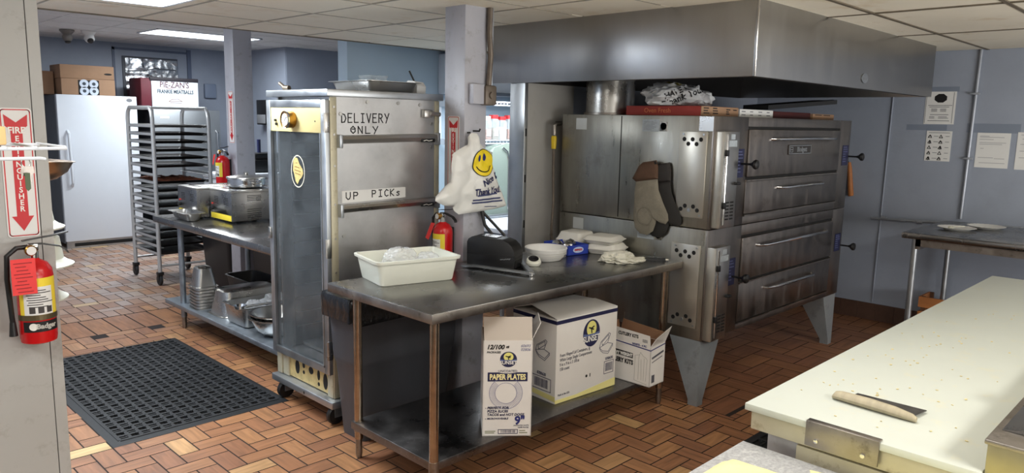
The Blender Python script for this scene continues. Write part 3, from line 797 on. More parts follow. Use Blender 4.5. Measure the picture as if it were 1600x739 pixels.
# wooden handle hung on the right wall beside the ovens
t = thing('wooden_stick', 'orange wooden handle hanging on the wall at the right end of the ovens', 'tool handle', (X_R-.03, 2.50, 1.06))
b = MB(); b.tube([(X_R-.03, 2.525, 1.35), (X_R-.035, 2.515, 1.30), (X_R-.035, 2.485, 1.07), (X_R-.035, 2.483, 1.06)], [.016, .02, .024, .018], 12); b.build('handle', wood_or, t)
b = MB(); b.tube([(X_R, 2.525, 1.345), (X_R-.04, 2.525, 1.345), (X_R-.05, 2.525, 1.36)], .004, 6); b.build('hook', black_m, t)
# ================================================================ work table in the middle
TZ = .86
TX0, TX1, TY0, TY1 = 1.885, 3.758, 2.315, 3.11
t = work = thing('work_table', 'stainless work table with a lower shelf in front of the ovens', 'table', (TX0, TY0, 0))
b = MB(); b.box(TX0, TY0, TZ-.042, TX1, TY1, TZ, bev=.004); top = b.build('tabletop', steel_top, t)
b = MB(); b.box(TX0-.0015, TY0-.0015, TZ-.043, TX1, TY0+.002, TZ-.004, bev=.001); b.box(TX0-.0015, TY0, TZ-.043, TX0+.002, TY1, TZ-.004, bev=.001); b.build('edge', steel_edge, top)
SZ = .19
b = MB(); b.box(TX0+.035, TY0+.035, SZ-.04, TX1-.09, TY1-.13, SZ, bev=.004); b.build('shelf', steel_dark, t)
for x, y in ((1.935, 2.362), (1.949, 2.955), (3.655, 2.365), (3.655, 2.955)):
    b = MB(); b.tube([(x, y, .10), (x, y, TZ-.04)], .0205, 18); lg = b.build('leg', leg_steel, t)
    b = MB(); b.tube([(x, y, 0), (x, y, .025), (x, y, .06), (x, y, .11)], [.012, .017, .0165, .0165], 14); b.build('foot', steel_edge, lg)
    b = MB(); b.tube([(x, y, SZ-.05), (x, y, SZ+.002)], .0235, 18); b.build('collar', steel_edge, lg)

# white tub with clear bags
tub_rot = R(-13.3)
t = thing('plastic_tub', 'white rectangular plastic tub holding clear bags on the table corner', 'tub', (2.019, 2.862, TZ+.001), tub_rot)
b = MB()
L_, D_, H_ = .385, .262, .122
def rr(x0, y0, x1, y1, z, r=.02, n=4):
    out = []
    for cx, cy, a0 in ((x1-r, y0+r, -90), (x1-r, y1-r, 0), (x0+r, y1-r, 90), (x0+r, y0+r, 180)):
        for k in range(n+1): a = R(a0+90*k/n); out.append((cx+r*math.cos(a), cy+r*math.sin(a), z))
    return out
b.rings([rr(.004, .004, L_-.004, D_-.004, 0), rr(0, 0, L_, D_, .004), rr(-.02, -.02, L_+.02, D_+.02, H_-.012, .03), rr(-.032, -.032, L_+.032, D_+.032, H_-.012, .035),
         rr(-.034, -.034, L_+.034, D_+.034, H_, .035), rr(-.022, -.022, L_+.022, D_+.022, H_+.001, .03), rr(-.014, -.014, L_+.014, D_+.014, H_-.02, .03), rr(.006, .006, L_-.006, D_-.006, .008)], caps=(True, True))
b.build('tub_shell', white_plastic, t, world=False)
Mt = t.matrix_basis
for i, (cx, cy, rx, ry, rz, lab) in enumerate(((.165, .15, .095, .085, .066, 'larger crumpled clear plastic bag heaped in the white tub'), (.325, .16, .048, .085, .050, 'smaller crumpled clear plastic bag at the right in the white tub'))):
    p = Matrix.Translation((2.019, 2.862, TZ+.001)) @ Matrix.Rotation(tub_rot, 4, 'Z') @ Vector((cx, cy, .010))
    b = MB(); b.blob((0, 0, rz*1.05), rx, ry, rz*1.1, .20, 5, 5, 11+i, 0.002)
    o = b.build('clear_bag', clear_film, None); o.location = p; tag(o, lab, 'plastic bag', 'clear bags in the tub')

O0_ = (0, -.0003, 0)
# black receipt printer: side profile with a rounded lid
pa = math.atan2(2.773-3.042, 2.83-2.728)
t = thing('receipt_printer', 'black receipt printer with a rounded lid beside the tongs', 'printer', (2.706, 3.028, TZ+.001), pa)
prof = [(0, 0), (.285, 0), (.287, .065), (.283, .095), (.270, .122), (.246, .142), (.212, .154), (.06, .163), (.03, .159), (.008, .145), (0, .128)]
b = MB(); b.prism(prof, -.115, 0, (0, 0, 0), XA, ZA, bev=.004)
b.bm.transform(Matrix.Identity(4)); b.build('housing', black_m, t, world=False)
b = MB(); b.prism([(.075, .1632), (.17, .1585), (.17, .1605), (.075, .1655)], -.10, -.02, (0, 0, 0), XA, ZA); b.build('paper_slot', mat('printer_shiny', S(60, 62, 66), .25), t, world=False)
b = MB(); b.prism([(.004, .064), (.288, .064), (.288, .067), (.004, .067)], 0, .0012, (0, 0, 0), XA, ZA); b.build('seam', dark_m, t, world=False)
b = MB(); b.box(.285, .02, .03, .289, .095, .045); b.build('paper_exit', dark_m, t, world=False)
strokes(MB(), [[(.205, .046), (.222, .049)], [(.226, .047), (.236, .052)], [(.240, .050), (.252, .054)], [(.256, .050), (.262, .056)]], O0_, XA, ZA, .004).build('maker_mark', mat('silver_ink', S(120, 122, 126), .5), t, world=False)
b = MB(); b.tube([(2.99, 3.00, .87), (2.985, 3.02, 1.0), (2.94, 3.07, 1.07), (2.885, 3.10, 1.135)], .008, 8); b.build('cable', black_m, t)
b = MB(); b.tube([(2.90, 3.0, .87), (2.90, 3.02, 1.0), (2.888, 3.08, 1.06), (2.88, 3.10, 1.14)], .010, 8); b.build('cable', black_m, t)

# tongs lying open
t = thing('tongs', 'steel serving tongs lying open in front of the black printer', 'tongs', (2.744, 2.564, TZ+.001))
def arm(p0, p1, name):
    p0, p1 = Vector(p0), Vector(p1); d = (p1-p0).normalized(); s = Vector((-d.y, d.x, 0))
    b = MB(); rings = []
    for f, w, z in ((0, .011, .012), (.1, .014, .016), (.78, .013, .014), (.88, .021, .010), (.96, .024, .007), (1, .014, .007)):
        c = p0.lerp(p1, f)
        rings.append([c-s*w+ZA*(z-.006), c+s*w+ZA*(z-.006), c+s*w+ZA*(z+.004), c-s*w+ZA*(z+.004)])
    b.rings(rings); return b.build(name, alu, t)
arm((2.748, 2.57, TZ+.002), (2.652, 3.0, TZ+.002), 'arm'); arm((2.748, 2.57, TZ+.004), (2.985, 2.90, TZ+.002), 'arm')
b = MB(); b.tube([(2.748, 2.575, TZ+.003), (2.748, 2.575, TZ+.024)], .012, 12); b.build('pivot', chrome, t)

# stack of paper bowls / plates, puck, foil box, foam boxes, rag, knife
t = thing('paper_bowl', 'round white paper bowl beside the blue carton', 'bowl', (3.17, 2.86, TZ+.001))
b = MB(); b.lathe([(.085, 0), (.105, .02), (.118, .055), (.124, .068), (.121, .072), (.112, .066), (.100, .03), (.08, .012), (0, .010)], (3.17, 2.86, TZ+.001), 36); b.build('bowl_shell', white_paper, t)
b = MB()
for z in (.022, .034, .046): b.lathe([(.1085+z*.2, z), (.1105+z*.2, z+.001), (.1085+z*.2, z+.002)], (3.17, 2.86, TZ+.001), 36, caps=(False, False))
b.build('nested_rim', mat('paper_edge', S(206, 204, 198), .8), t)
t = thing('kitchen_timer', 'small round white timer with a dark face in front of the paper bowl', 'timer', (2.975, 2.775, TZ+.001))
b = MB(); b.rings([[(2.975+r*math.cos(2*PI*k/24), 2.775+r*math.sin(2*PI*k/24), TZ+.001+z+s_*(.9*math.sin(2*PI*k/24+.75))) for k in range(24)] for r, z, s_ in ((.034, 0, 0), (.041, .008, 0), (.043, .02, .004), (.038, .034, .012), (.031, .038, .014))]); b.build('case', white_plastic, t)
b = MB(); b.rings([[(2.975+r*math.cos(2*PI*k/24), 2.775+r*math.sin(2*PI*k/24), TZ+.001+z+.014*(.9*math.sin(2*PI*k/24+.75))*r/.031) for k in range(24)] for r, z in ((.029, .0385), (.026, .040))]); b.build('screen', screen_dk, t)

fa = math.atan2(2.826-2.85, 3.515-3.347)
t = thing('blue_carton', 'open blue carton with crinkled foil packs in it beside the paper bowl', 'carton', (3.347, 2.845, TZ+.001), fa)
b = MB(); w_, l_, h_ = .165, .225, .058
for q in ((0, 0, 0, w_, l_, .003), (0, 0, 0, w_, .003, h_), (0, l_-.003, 0, w_, l_, h_), (0, 0, 0, .003, l_, h_), (w_-.003, 0, 0, w_, l_, h_)): b.box(*q)
b.build('carton_shell', blue_box_m, t, world=False)
b = MB(); b.box(-.0012, .012, .006, .0005, l_*.45, h_-.006); b.build('side_print', white_paper, t, world=False)
text_mb('Foil', .036, (-.0015, .075, .030), -YA, ZA, weight=.001).build('side_lettering', red_ink, t, world=False)
b = MB(); b.prism(ell(w_/2, .030, .042, .018), 0.0006, .001, (0, 0, 0), XA, ZA); b.build('front_oval', mat('pale_blue_ink', S(190, 206, 236), .5), t, world=False)
text_mb('EMPRESS', .016, (w_/2, -.0012, .030), XA, ZA, weight=.0005).build('front_lettering', red_ink, t, world=False)
for i, (x, y, s_) in enumerate(((.052, .062, .9), (.112, .112, 1.0), (.056, .165, .9))):
    p = Matrix.Translation((3.347, 2.845, TZ+.001)) @ Matrix.Rotation(fa, 4, 'Z') @ Vector((x, y, .005))
    b = MB(); b.blob((0, 0, .035), .045*s_, .04*s_, .034*s_, .3, 5, 3, 30+i, 0.001)
    o = b.build('foil_pack', foil_m, None); o.location = p; o.rotation_euler = (0, 0, .5*i)
    tag(o, ('crinkled foil pack at the near end of the blue carton', 'largest crinkled foil pack in the middle of the blue carton', 'crinkled foil pack at the far end of the blue carton')[i], 'foil pack', 'foil packs in the carton')

def clamshell(label, x, y, z, rz, w=.215, h=.078):
    t = thing('foam_container', label, 'food container', (x, y, z), R(rz), 'foam takeout containers')
    b = MB(); k = w/2
    b.rings([rr(-k+.025, -k+.025, k-.025, k-.025, 0, .02), rr(-k+.004, -k+.004, k-.004, k-.004, h*.45, .03), rr(-k, -k, k, k, h*.46, .03), rr(-k, -k, k, k, h*.49, .03)]); b.build('base', foam, t, world=False)
    b = MB(); b.rings([rr(-k, -k, k, k, h*.50, .03), rr(-k, -k, k, k, h*.54, .03), rr(-k+.006, -k+.006, k-.006, k-.006, h*.56, .03), rr(-k+.024, -k+.024, k-.024, k-.024, h*.96, .025), rr(-k+.032, -k+.032, k-.032, k-.032, h, .02)]); b.build('lid', foam, t, world=False)
    b = MB(); b.box(-.025, -k-.012, h*.49, .025, -k+.002, h*.53, bev=.001); b.build('tab', foam, t, world=False)
    return t
clamshell('white foam takeout container at the back of the table beside the ovens', 3.632, 3.02, TZ+.001, 6, w=.205, h=.105)
clamshell('lower of two stacked white foam takeout containers on the table', 3.63, 2.775, TZ+.001, 14, h=.062)
clamshell('upper of two stacked white foam takeout containers on the table', 3.615, 2.785, TZ+.064, 10, h=.045)
t = thing('rag', 'crumpled white cloth lying on the right half of the table', 'cloth', (3.45, 2.535, TZ+.001))
b = MB(); b.blob((3.44, 2.545, TZ+.022), .105, .085, .042, .42, 4, 5, 21, TZ+.002); b.blob((3.50, 2.47, TZ+.012), .075, .05, .02, .45, 4, 4, 25, TZ+.002); b.build('cloth', cloth_w, t)
t = thing('knife', 'black handled knife lying at the right end of the table', 'knife', (3.60, 2.45, TZ+.001), math.atan2(-.10, .09))
b = MB(); b.rings([[(x, -w, 0), (x, w, 0), (x, w, h), (x, -w, h)] for x, w, h in ((-.02, .010, .012), (.03, .011, .016), (.08, .010, .015), (.10, .013, .016))]); b.build('handle', black_m, t, world=False)
b = MB(); b.rings([[(x, -w, .003), (x, w, .003), (x, w, .006), (x, -w, .006)] for x, w in ((-.11, .002), (-.08, .012), (-.02, .011))]); b.build('blade', steel, t, world=False)
b = MB(); b.tube([(.10, 0, .008), (.118, 0, .008)], .009, 10); b.build('end_ring', chrome, t, world=False)

# ---------------------------------------------------------------- cartons on the lower shelf
def panel_box(t, w, d, h, m_, th=.004, open_top=True):
    b = MB()
    b.box(0, 0, 0, w, d, th); b.box(0, 0, 0, w, th, h); b.box(0, d-th, 0, w, d, h); b.box(0, 0, 0, th, d, h); b.box(w-th, 0, 0, w, d, h)
    if not open_top: b.box(0, 0, h-th, w, d, h)
    return b.build('carton', m_, t, world=False)
def inner(t, w, d, h, m_):
    b = MB(); b.box(.0045, d-.0055, .01, w-.0045, d-.0042, h-.001); b.box(.0042, .005, .01, .0055, d-.005, h-.001); b.box(w-.0055, .005, .01, w-.0042, d-.005, h-.001); b.box(.005, .005, .0042, w-.005, d-.005, .0055)
    b.build('inside', m_, t, world=False)
def sunset_logo(t, cx, cz, rx, rz, o, ux, uy):
    b = MB(); b.prism(ell(cx, cz, rx, rz), .0003, .0008, o, ux, uy); lg = b.build('emblem', navy_ink, t, world=False)
    b = MB(); b.prism(ell(cx, cz+rz*.33, rx*.58, rz*.56), .0008, .0012, o, ux, uy); b.build('emblem_sun', pale_yellow, lg, world=False)
    b = MB(); b.prism([(cx-rx*.92, cz+rz*.02), (cx-rx*.5, cz-rz*.06), (cx+rx*.5, cz-rz*.06), (cx+rx*.92, cz+rz*.02), (cx+rx*.97, cz-rz*.2), (cx-rx*.97, cz-rz*.2)], .0012, .0015, o, ux, uy); b.build('emblem_band', mat('slate_blue_ink', S(92, 104, 150), .6), lg, world=False)
    b = MB(); strokes(b, [[(cx+rx*.02, cz+rz*.02), (cx-rx*.03, cz+rz*.35)], [(cx-rx*.03, cz+rz*.35), (cx-rx*.3, cz+rz*.42)], [(cx-rx*.03, cz+rz*.35), (cx+rx*.25, cz+rz*.46)], [(cx-rx*.03, cz+rz*.35), (cx+rx*.2, cz+rz*.25)]], Vector(o)+Vector(ux).cross(Vector(uy))*.0013, ux, uy, rx*.12); b.build('emblem_palm', black_ink, lg, world=False)
    text_mb('SUNSET', rz*.62, Vector(o)+Vector(ux)*cx+Vector(uy)*(cz-rz*.42)+Vector(ux).cross(Vector(uy))*.0016, ux, uy, weight=rz*.01, sx=rx/rz*.92).build('emblem_lettering', white_ink, lg, world=False)
def barcode(t, x0, x1, z0, z1, o, ux, uy, m_=navy_ink, frame=True):
    b = MB(); rn = random.Random(int(x0*1000))
    if frame: strokes(b, [[(x0, z0), (x1, z0), (x1, z1), (x0, z1), (x0, z0)]], o, ux, uy, .003)
    x = x0+(x1-x0)*.14
    while x < x1-(x1-x0)*.14:
        w = rn.uniform(.0012, .0035); b.prism([(x, z0+(z1-z0)*.18), (x+w, z0+(z1-z0)*.18), (x+w, z1-(z1-z0)*.14), (x, z1-(z1-z0)*.14)], .0002, .0006, o, ux, uy); x += w+rn.uniform(.0015, .0035)
    return b.build('barcode', m_, t, world=False)
O0 = (0, 0, 0)
# (1) paper plates carton, standing upright across the shelf edge
bx = Z0 = None
pr_ = math.atan2(2.265-2.414, 2.439-2.266)
t = thing('paper_plate_carton', 'tall white open paper plates carton with a plate drawing, standing on the lower shelf', 'carton', (2.266, 2.414, SZ+.001), pr_, 'cartons on the lower shelf')
W, D, H = .229, .235, .462
panel_box(t, W, D, H, carton_white); inner(t, W, D, H, kraft_in)
b = MB(); b.rings([[(.004, .001, H), (W-.004, .001, H), (W-.004, .004, H), (.004, .004, H)], [(-.001, .012, H+.108), (W-.006, .012, H+.108), (W-.006, .015, H+.108), (-.001, .015, H+.108)]]); b.build('flap', mat('carton_inner_pale', S(200, 190, 178), .75), t, world=False)
b = MB(); b.rings([[(W-.003, .02, H), (W, .02, H), (W, D-.02, H), (W-.003, D-.02, H)], [(W+.035, .03, H+.075), (W+.038, .03, H+.075), (W+.042, D-.05, H+.085), (W+.039, D-.05, H+.085)]]); b.build('flap', carton_white, t, world=False)
text_mb('12/100', .029, (.015, 0, H-.032), XA, ZA, align='LEFT', weight=.0012, shear=.25).build('lettering', black_ink, t, world=False)
text_mb('ct', .017, (.104, 0, H-.03), XA, ZA, align='LEFT', weight=.001, shear=.25).build('lettering', black_ink, t, world=False)
text_mb('PACKAGES', .013, (.016, 0, H-.056), XA, ZA, align='LEFT', weight=.0004, shear=.25).build('lettering', black_ink, t, world=False)
b = text_mb('60693', .018, (W-.012, 0, H-.026), XA, ZA, align='RIGHT', shear=.2); text_mb('02806', .018, (W-.012, 0, H-.044), XA, ZA, align='RIGHT', shear=.2, mb=b); b.build('lettering', mat('soft_blue_ink', S(96, 100, 140), .6), t, world=False)
sunset_logo(t, W*.51, H-.090, .039, .037, O0, XA, ZA)
b = MB(); b.prism([(.022, H-.195), (W-.022, H-.195), (W-.022, H-.152), (.022, H-.152)], .0002, .0008, O0, XA, ZA); b.build('banner', navy_ink, t, world=False)
text_mb('PAPER PLATES', .036, (W*.5, -.0009, H-.175), XA, ZA, weight=.0012, sx=.74).build('lettering', mat('cream_ink', S(244, 232, 170), .6), t, world=False)
b = MB(); b.prism(ell(W*.5, H-.146, .052, .0105), .0008, .0012, O0, XA, ZA); b.build('banner_oval', carton_white, t, world=False)
text_mb('UNCOATED', .016, (W*.5, -.0013, H-.146), XA, ZA, sx=1.0).build('lettering', navy_ink, t, world=False)
b = MB(); pc = (W*.47, H-.252)
ring2(b, pc[0], pc[1], .078, .078, .0018, O0, XA, ZA); ring2(b, pc[0], pc[1], .051, .051, .0018, O0, XA, ZA)
for k in range(64):
    a = 2*PI*k/64; p0 = (pc[0]+.052*math.cos(a), pc[1]+.052*math.sin(a)); p1 = (pc[0]+.077*math.cos(a), pc[1]+.077*math.sin(a))
    if p1[1] < H-.197: strokes(b, [[p0, p1]], O0, XA, ZA, .0013)
b.build('plate_drawing', mat('violet_ink', S(112, 112, 152), .6), t, world=False)
b = MB()
for k, s_ in enumerate(('PERFECT FOR', 'PIZZA SLICES', 'TACOS and HOT DOGS')): text_mb(s_, .0165, (.022, -.0003, .138-k*.0165), XA, ZA, align='LEFT', weight=.0005, shear=.15, mb=b)
text_mb('MICROWAVEABLE', .012, (.022, -.0003, .086), XA, ZA, align='LEFT', weight=.0003, shear=.15, mb=b)
for z in (.138, .086): strokes(b, [[(.014, z-.001), (.016, z-.001)]], O0, XA, ZA, .003)
b.build('lettering', navy_ink, t, world=False)
text_mb('9"', .055, (W*.66, -.0003, .075), XA, ZA, align='LEFT', weight=.002).build('lettering', blue_ink, t, world=False)
b = MB()
for k, s_ in enumerate(('UNCOATED WHITE', 'PAPER PLATES')): text_mb(s_, .008, (W-.012, -.0003, .052-k*.010), XA, ZA, align='RIGHT', mb=b)
b.build('lettering', navy_ink, t, world=False)
barcode(t, .075, .165, .012, .032, O0, XA, ZA)
b = MB(); strokes(b, [[(.014, .024), (.06, .024)], [(.014, .016), (.055, .016)], [(.175, .026), (.20, .026)], [(.175, .016), (.21, .016)]], O0, XA, ZA, .004); b.build('small_print', mat('soft_green_ink', S(120, 124, 90), .6), t, world=False)

# (2) big foam container carton
ba = math.atan2(2.42-2.447, 3.27-2.81)
t = thing('foam_container_carton', 'largest white carton with a navy top stripe on the lower shelf', 'carton', (2.812, 2.447, SZ+.001), ba, 'cartons on the lower shelf')
W, D, H = .475, .335, .455
b = MB(); b.box(0, 0, 0, W, D, H, bev=.003); b.build('carton', carton_white, t, world=False)
b = MB(); b.rings([[(.0, .0, H+.001), (W, 0, H+.001), (W, .003, H+.003), (0, .003, H+.003)], [(.0, D*.62, H+.045), (W, D*.5, H+.012), (W, D*.5, H+.015), (0, D*.62, H+.049)]]); b.build('flap', carton_white, t, world=False)
b = MB(); b.rings([[(.0, D, H+.001), (W, D, H+.001), (W, D-.003, H+.004), (0, D-.003, H+.004)], [(.0, D*.60, H+.040), (W, D*.5, H+.008), (W, D*.5, H+.011), (0, D*.60, H+.044)]]); b.build('flap', carton_white, t, world=False)
b = MB()
for k in range(7): strokes(b, [[(.08+k*.025, .10), (.10+k*.025, .19)]], (0, 0, 0), XA, Vector((0, .99, .10)), .004)
b.bm.transform(Matrix.Translation((0, 0, H+.012))); b.build('flap_marks', mat('flap_grey_ink', S(170, 166, 160), .8), t, world=False)  # grey slanted strokes on the front flap
FS = ((0, 0, 0), -YA, ZA)     # left side face, u runs from -D to 0
b = MB(); b.prism([(0, H-.028), (W, H-.028), (W, H-.008), (0, H-.008)], .0003, .0008, O0, XA, ZA); b.prism([(-D, H-.028), (0, H-.028), (0, H-.008), (-D, H-.008)], .0003, .0008, *FS); b.build('stripe', navy_ink, t, world=False)
b = MB(); b.prism([(0, .002), (W, .002), (W, .048), (.16, .020), (0, .022)], .0003, .0008, O0, XA, ZA); b.prism([(-D, .03), (0, .012), (0, .04), (-D, .055)], .0003, .0008, *FS); b.build('stripe', mat('pale_yellow_band', S(222, 212, 140), .6), t, world=False)
sunset_logo(t, W*.56, H-.115, .066, .075, O0, XA, ZA)
sunset_logo(t, -D*.80, H-.115, .055, .070, *FS)
b = MB()
for k, s_ in enumerate(('Foam Hinged Lid Containers, lg', 'White Large Single Compartment', '9 in x 9 in x 3 1/8 in', '150 count')): text_mb(s_, .025, (.028, -.0004, .258-k*.025), XA, ZA, align='LEFT', sx=.72, mb=b)
text_mb('Made in the USA', .016, (.02, -.0004, .045), XA, ZA, align='LEFT', sx=.8, mb=b)
b.build('lettering', mat('grey_ink', S(96, 96, 104), .6), t, world=False)
def clam_draw(cx, cz, s_, o, ux, uy):
    b = MB(); P = lambda *q: [(cx+x*s_, cz+y*s_) for x, y in q]
    strokes(b, [P((-.9, -.2), (-.5, -.55), (.3, -.75), (.9, -.1), (.2, .1), (-.9, -.2)), P((-.9, -.2), (-.75, -.5), (-.4, -.75), (.3, -.95), (.9, -.3), (.9, -.1)),
                P((-.9, -.2), (-.75, .3), (.35, 1.0), (.55, .9), (.2, .1)), P((-.6, .28), (.3, .85), (.3, .5), (-.5, -.05), (-.6, .28))], o, ux, uy, .0032); return b.build('container_drawing', mat('line_ink', S(90, 92, 110), .6), t, world=False)
clam_draw(W*.82, H*.56, .060, O0, XA, ZA); clam_draw(-D*.30, H*.60, .058, *FS)
barcode(t, W*.80, W*.96, .085, .155, O0, XA, ZA); barcode(t, -D*.52, -D*.10, .055, .125, *FS)
b = text_mb('0780630', .022, (W*.88, -.0004, .170), XA, ZA, sx=.8); text_mb('0780630', .024, Vector((-.0004, D*.31, .142)), -YA, ZA, sx=.8, mb=b); b.build('lettering', navy_ink, t, world=False)
b = MB(); b.prism(ell(W*.5, .105, .008, .008), .0003, .0007, O0, XA, ZA); strokes(b, [[(W*.56, .098), (W*.56, .112)]], O0, XA, ZA, .006); b.build('small_print', black_ink, t, world=False)

# (3) cutlery kits carton, open, at the right end of the shelf
t = thing('cutlery_carton', 'open white cutlery kits carton at the right end of the lower shelf', 'carton', (3.396, 2.262, SZ+.001), R(2), 'cartons on the lower shelf')
W, D, H = .150, .31, .235
panel_box(t, W, D, H, carton_white); inner(t, W, D, H, kraft_in)
b = MB(); b.rings([[(0, .004, H), (.003, .004, H), (.003, D-.004, H), (0, D-.004, H)], [(-.004, .008, H+.060), (-.001, .008, H+.060), (-.001, D-.004, H+.075), (-.004, D-.004, H+.075)]]); fl = b.build('flap', carton_white, t, world=False)
b = MB(); b.rings([[(.002, 0, H), (W-.002, 0, H), (W-.002, .003, H), (.002, .003, H)], [(.006, -.030, H+.050), (W+.004, -.034, H+.096), (W+.004, -.031, H+.096), (.006, -.027, H+.050)]]); b.build('flap', carton_white, t, world=False)
b = MB(); b.rings([[(W-.003, .004, H), (W, .004, H), (W, D-.004, H), (W-.003, D-.004, H)], [(W+.012, .008, H+.05), (W+.015, .008, H+.05), (W+.015, D-.01, H+.075), (W+.012, D-.01, H+.075)]]); b.build('flap', kraft_in, t, world=False)
b = MB(); b.rings([[(.004, D-.003, H), (W-.004, D-.003, H), (W-.004, D, H), (.004, D, H)], [(.004, D+.01, H+.07), (W-.004, D+.01, H+.07), (W-.004, D+.013, H+.07), (.004, D+.013, H+.07)]]); b.build('flap', kraft_in, t, world=False)
b = MB(); b.prism([(-D, H-.008), (0, H-.026), (0, H-.020), (-D, H-.002)], .0003, .0007, *FS); b.prism([(0, H-.026), (W, H-.012), (W, H-.006), (0, H-.020)], .0003, .0007, O0, XA, ZA); b.build('stripe', blue_ink, t, world=False)
b = MB(); b.prism([(-.29, .148), (-.115, .142), (-.115, .172), (-.29, .178)], .0003, .0007, *FS); b.build('banner', black_ink, t, world=False)
text_mb('HEAVY WEIGHT', .025, (-.0008, .118, .157), -YA, ZA, align='RIGHT', weight=.0012, sx=.85).build('lettering', white_ink, t, world=False)
b = text_mb('CUTLERY KITS', .036, (-.0004, .112, .116), -YA, ZA, align='RIGHT', weight=.0016, sx=.80); b.build('lettering', black_ink, t, world=False)
text_mb('WHITE - 4 PC', .016, (-.0006, .075, H-.006), -YA, ZA, weight=.0005).build('lettering', blue_ink, t, world=False)
text_mb('CUTLERY KITS', .026, (-.0020, .15, H+.040), -YA, Vector((-.06, 0, 1)), weight=.0012, sx=.8).build('lettering', black_ink, fl, world=False)
b = MB(); P = [(-.075, .03), (-.075, .16), (-.065, .19), (-.045, .17), (-.03, .165), (-.02, .155), (-.025, .03)]
strokes(b, [[(-.1, .02), (-.1, .165), (-.07, .175)], P, [(-.055, .03), (-.06, .15)], [(-.04, .03), (-.04, .16)], [(-.1, .02), (-.02, .012)]], *FS, .0018); b.build('cutlery_drawing', mat('faint_ink', S(160, 158, 150), .7), t, world=False)
b = MB(); strokes(b, [[(.02, .165), (.13, .185)]], O0, XA, ZA, .012); strokes(b, [[(.02, .14), (.12, .158)]], O0, XA, ZA, .005); b.prism([(.02, .02), (.05, .02), (.05, .065), (.02, .065)], .0003, .0007, O0, XA, ZA); b.build('small_print', mat('dim_ink', S(84, 84, 92), .6), t, world=False)
barcode(fl, -.06, -.012, H+.012, H+.038, (-.0028, 0, 0), -YA, ZA, print_grey, False)

# rubbish bin with liner behind the table
t = thing('rubbish_bin', 'tall dark grey bin with a black liner between the table and the cabinet', 'bin', (2.02, 3.0, 0))
b = MB()
b.rings([rr(2.06, 3.085, 2.62, 3.285, .0, .03), rr(2.03, 3.075, 2.66, 3.30, .39, .03), rr(2.024, 3.07, 2.666, 3.304, .40, .03), rr(2.018, 3.066, 2.672, 3.308, .43, .03), rr(2.0, 3.060, 2.69, 3.315, .72, .03), rr(1.985, 3.052, 2.70, 3.32, .735, .03), rr(1.985, 3.052, 2.70, 3.32, .76, .03),
         rr(2.005, 3.07, 2.68, 3.305, .76, .03), rr(2.07, 3.10, 2.61, 3.28, .05, .03)]); b.build('bin_body', bin_grey, t)
b = MB(); rings = []
for k, (z, g_) in enumerate(((.648, .008), (.66, .022), (.70, .020), (.745, .026), (.770, .018), (.775, -.008), (.70, -.022))):
    r_ = []
    for i, p in enumerate(rr(1.985-g_, 3.052-g_, 2.70+g_, 3.32+g_*.3, z, .035, 7)):
        w = mnoise.noise(Vector((p[0]*30, p[1]*30, 1)))*(.012 if z < .74 else .004); r_.append((p[0]-abs(w) if p[0] < 2.1 else p[0], p[1]-abs(w)*.6, p[2]+(w*2.2 if z < .67 else 0)))
    rings.append(r_)
b.rings(rings, caps=(False, False)); b.build('liner', liner, t)
# ================================================================ holding cabinet
CX0, CX1, CY0, CY1 = 2.062, 2.785, 3.37, 3.955
t = cab = thing('holding_cabinet', 'tall metal holding cabinet on casters with a yellow strip and a glass door', 'cabinet', (CX0, CY0, 0))
b = MB()
b.box(CX0+.03, CY0+.002, .15, CX1, CY0+.022, 1.752); b.box(CX0+.03, CY1-.022, .15, CX1, CY1-.002, 1.752)
b.box(CX1-.022, CY0+.022, .15, CX1-.002, CY1-.022, 1.752); b.box(CX0+.05, CY0+.02, 1.70, CX1-.02, CY1-.02, 1.752); b.box(CX0+.03, CY0+.02, .15, CX1-.02, CY1-.02, .30)
b.build('body', alu_dull, t)
b = MB(); b.box(CX0+.10, CY0+.0225, .301, CX1-.0225, CY0+.026, 1.69); b.box(CX0+.10, CY1-.026, .301, CX1-.0225, CY1-.0225, 1.69); b.box(CX1-.026, CY0+.026, .301, CX1-.0225, CY1-.026, 1.69)
b.build('lining', mat('cabinet_lining', S(112, 114, 118), .45, .6, var=.15, scale=8), t)
for k in range(15):
    z = .42+k*.083
    b = MB(); b.box(CX0+.10, CY0+.026, z, CX1-.05, CY0+.045, z+.006); b.box(CX0+.10, CY1-.045, z, CX1-.05, CY1-.026, z+.006); b.build('tray_slide', alu, t)
b = MB(); b.box(CX0+.13, CY0+.05, .306, CX1-.04, CY1-.05, .33, bev=.005); b.build('drip_pan', alu, t)
b = MB(); b.box(2.043, 3.345, 1.752, 2.80, 3.985, 1.788, bev=.004); b.build('top_cap', alu, t)
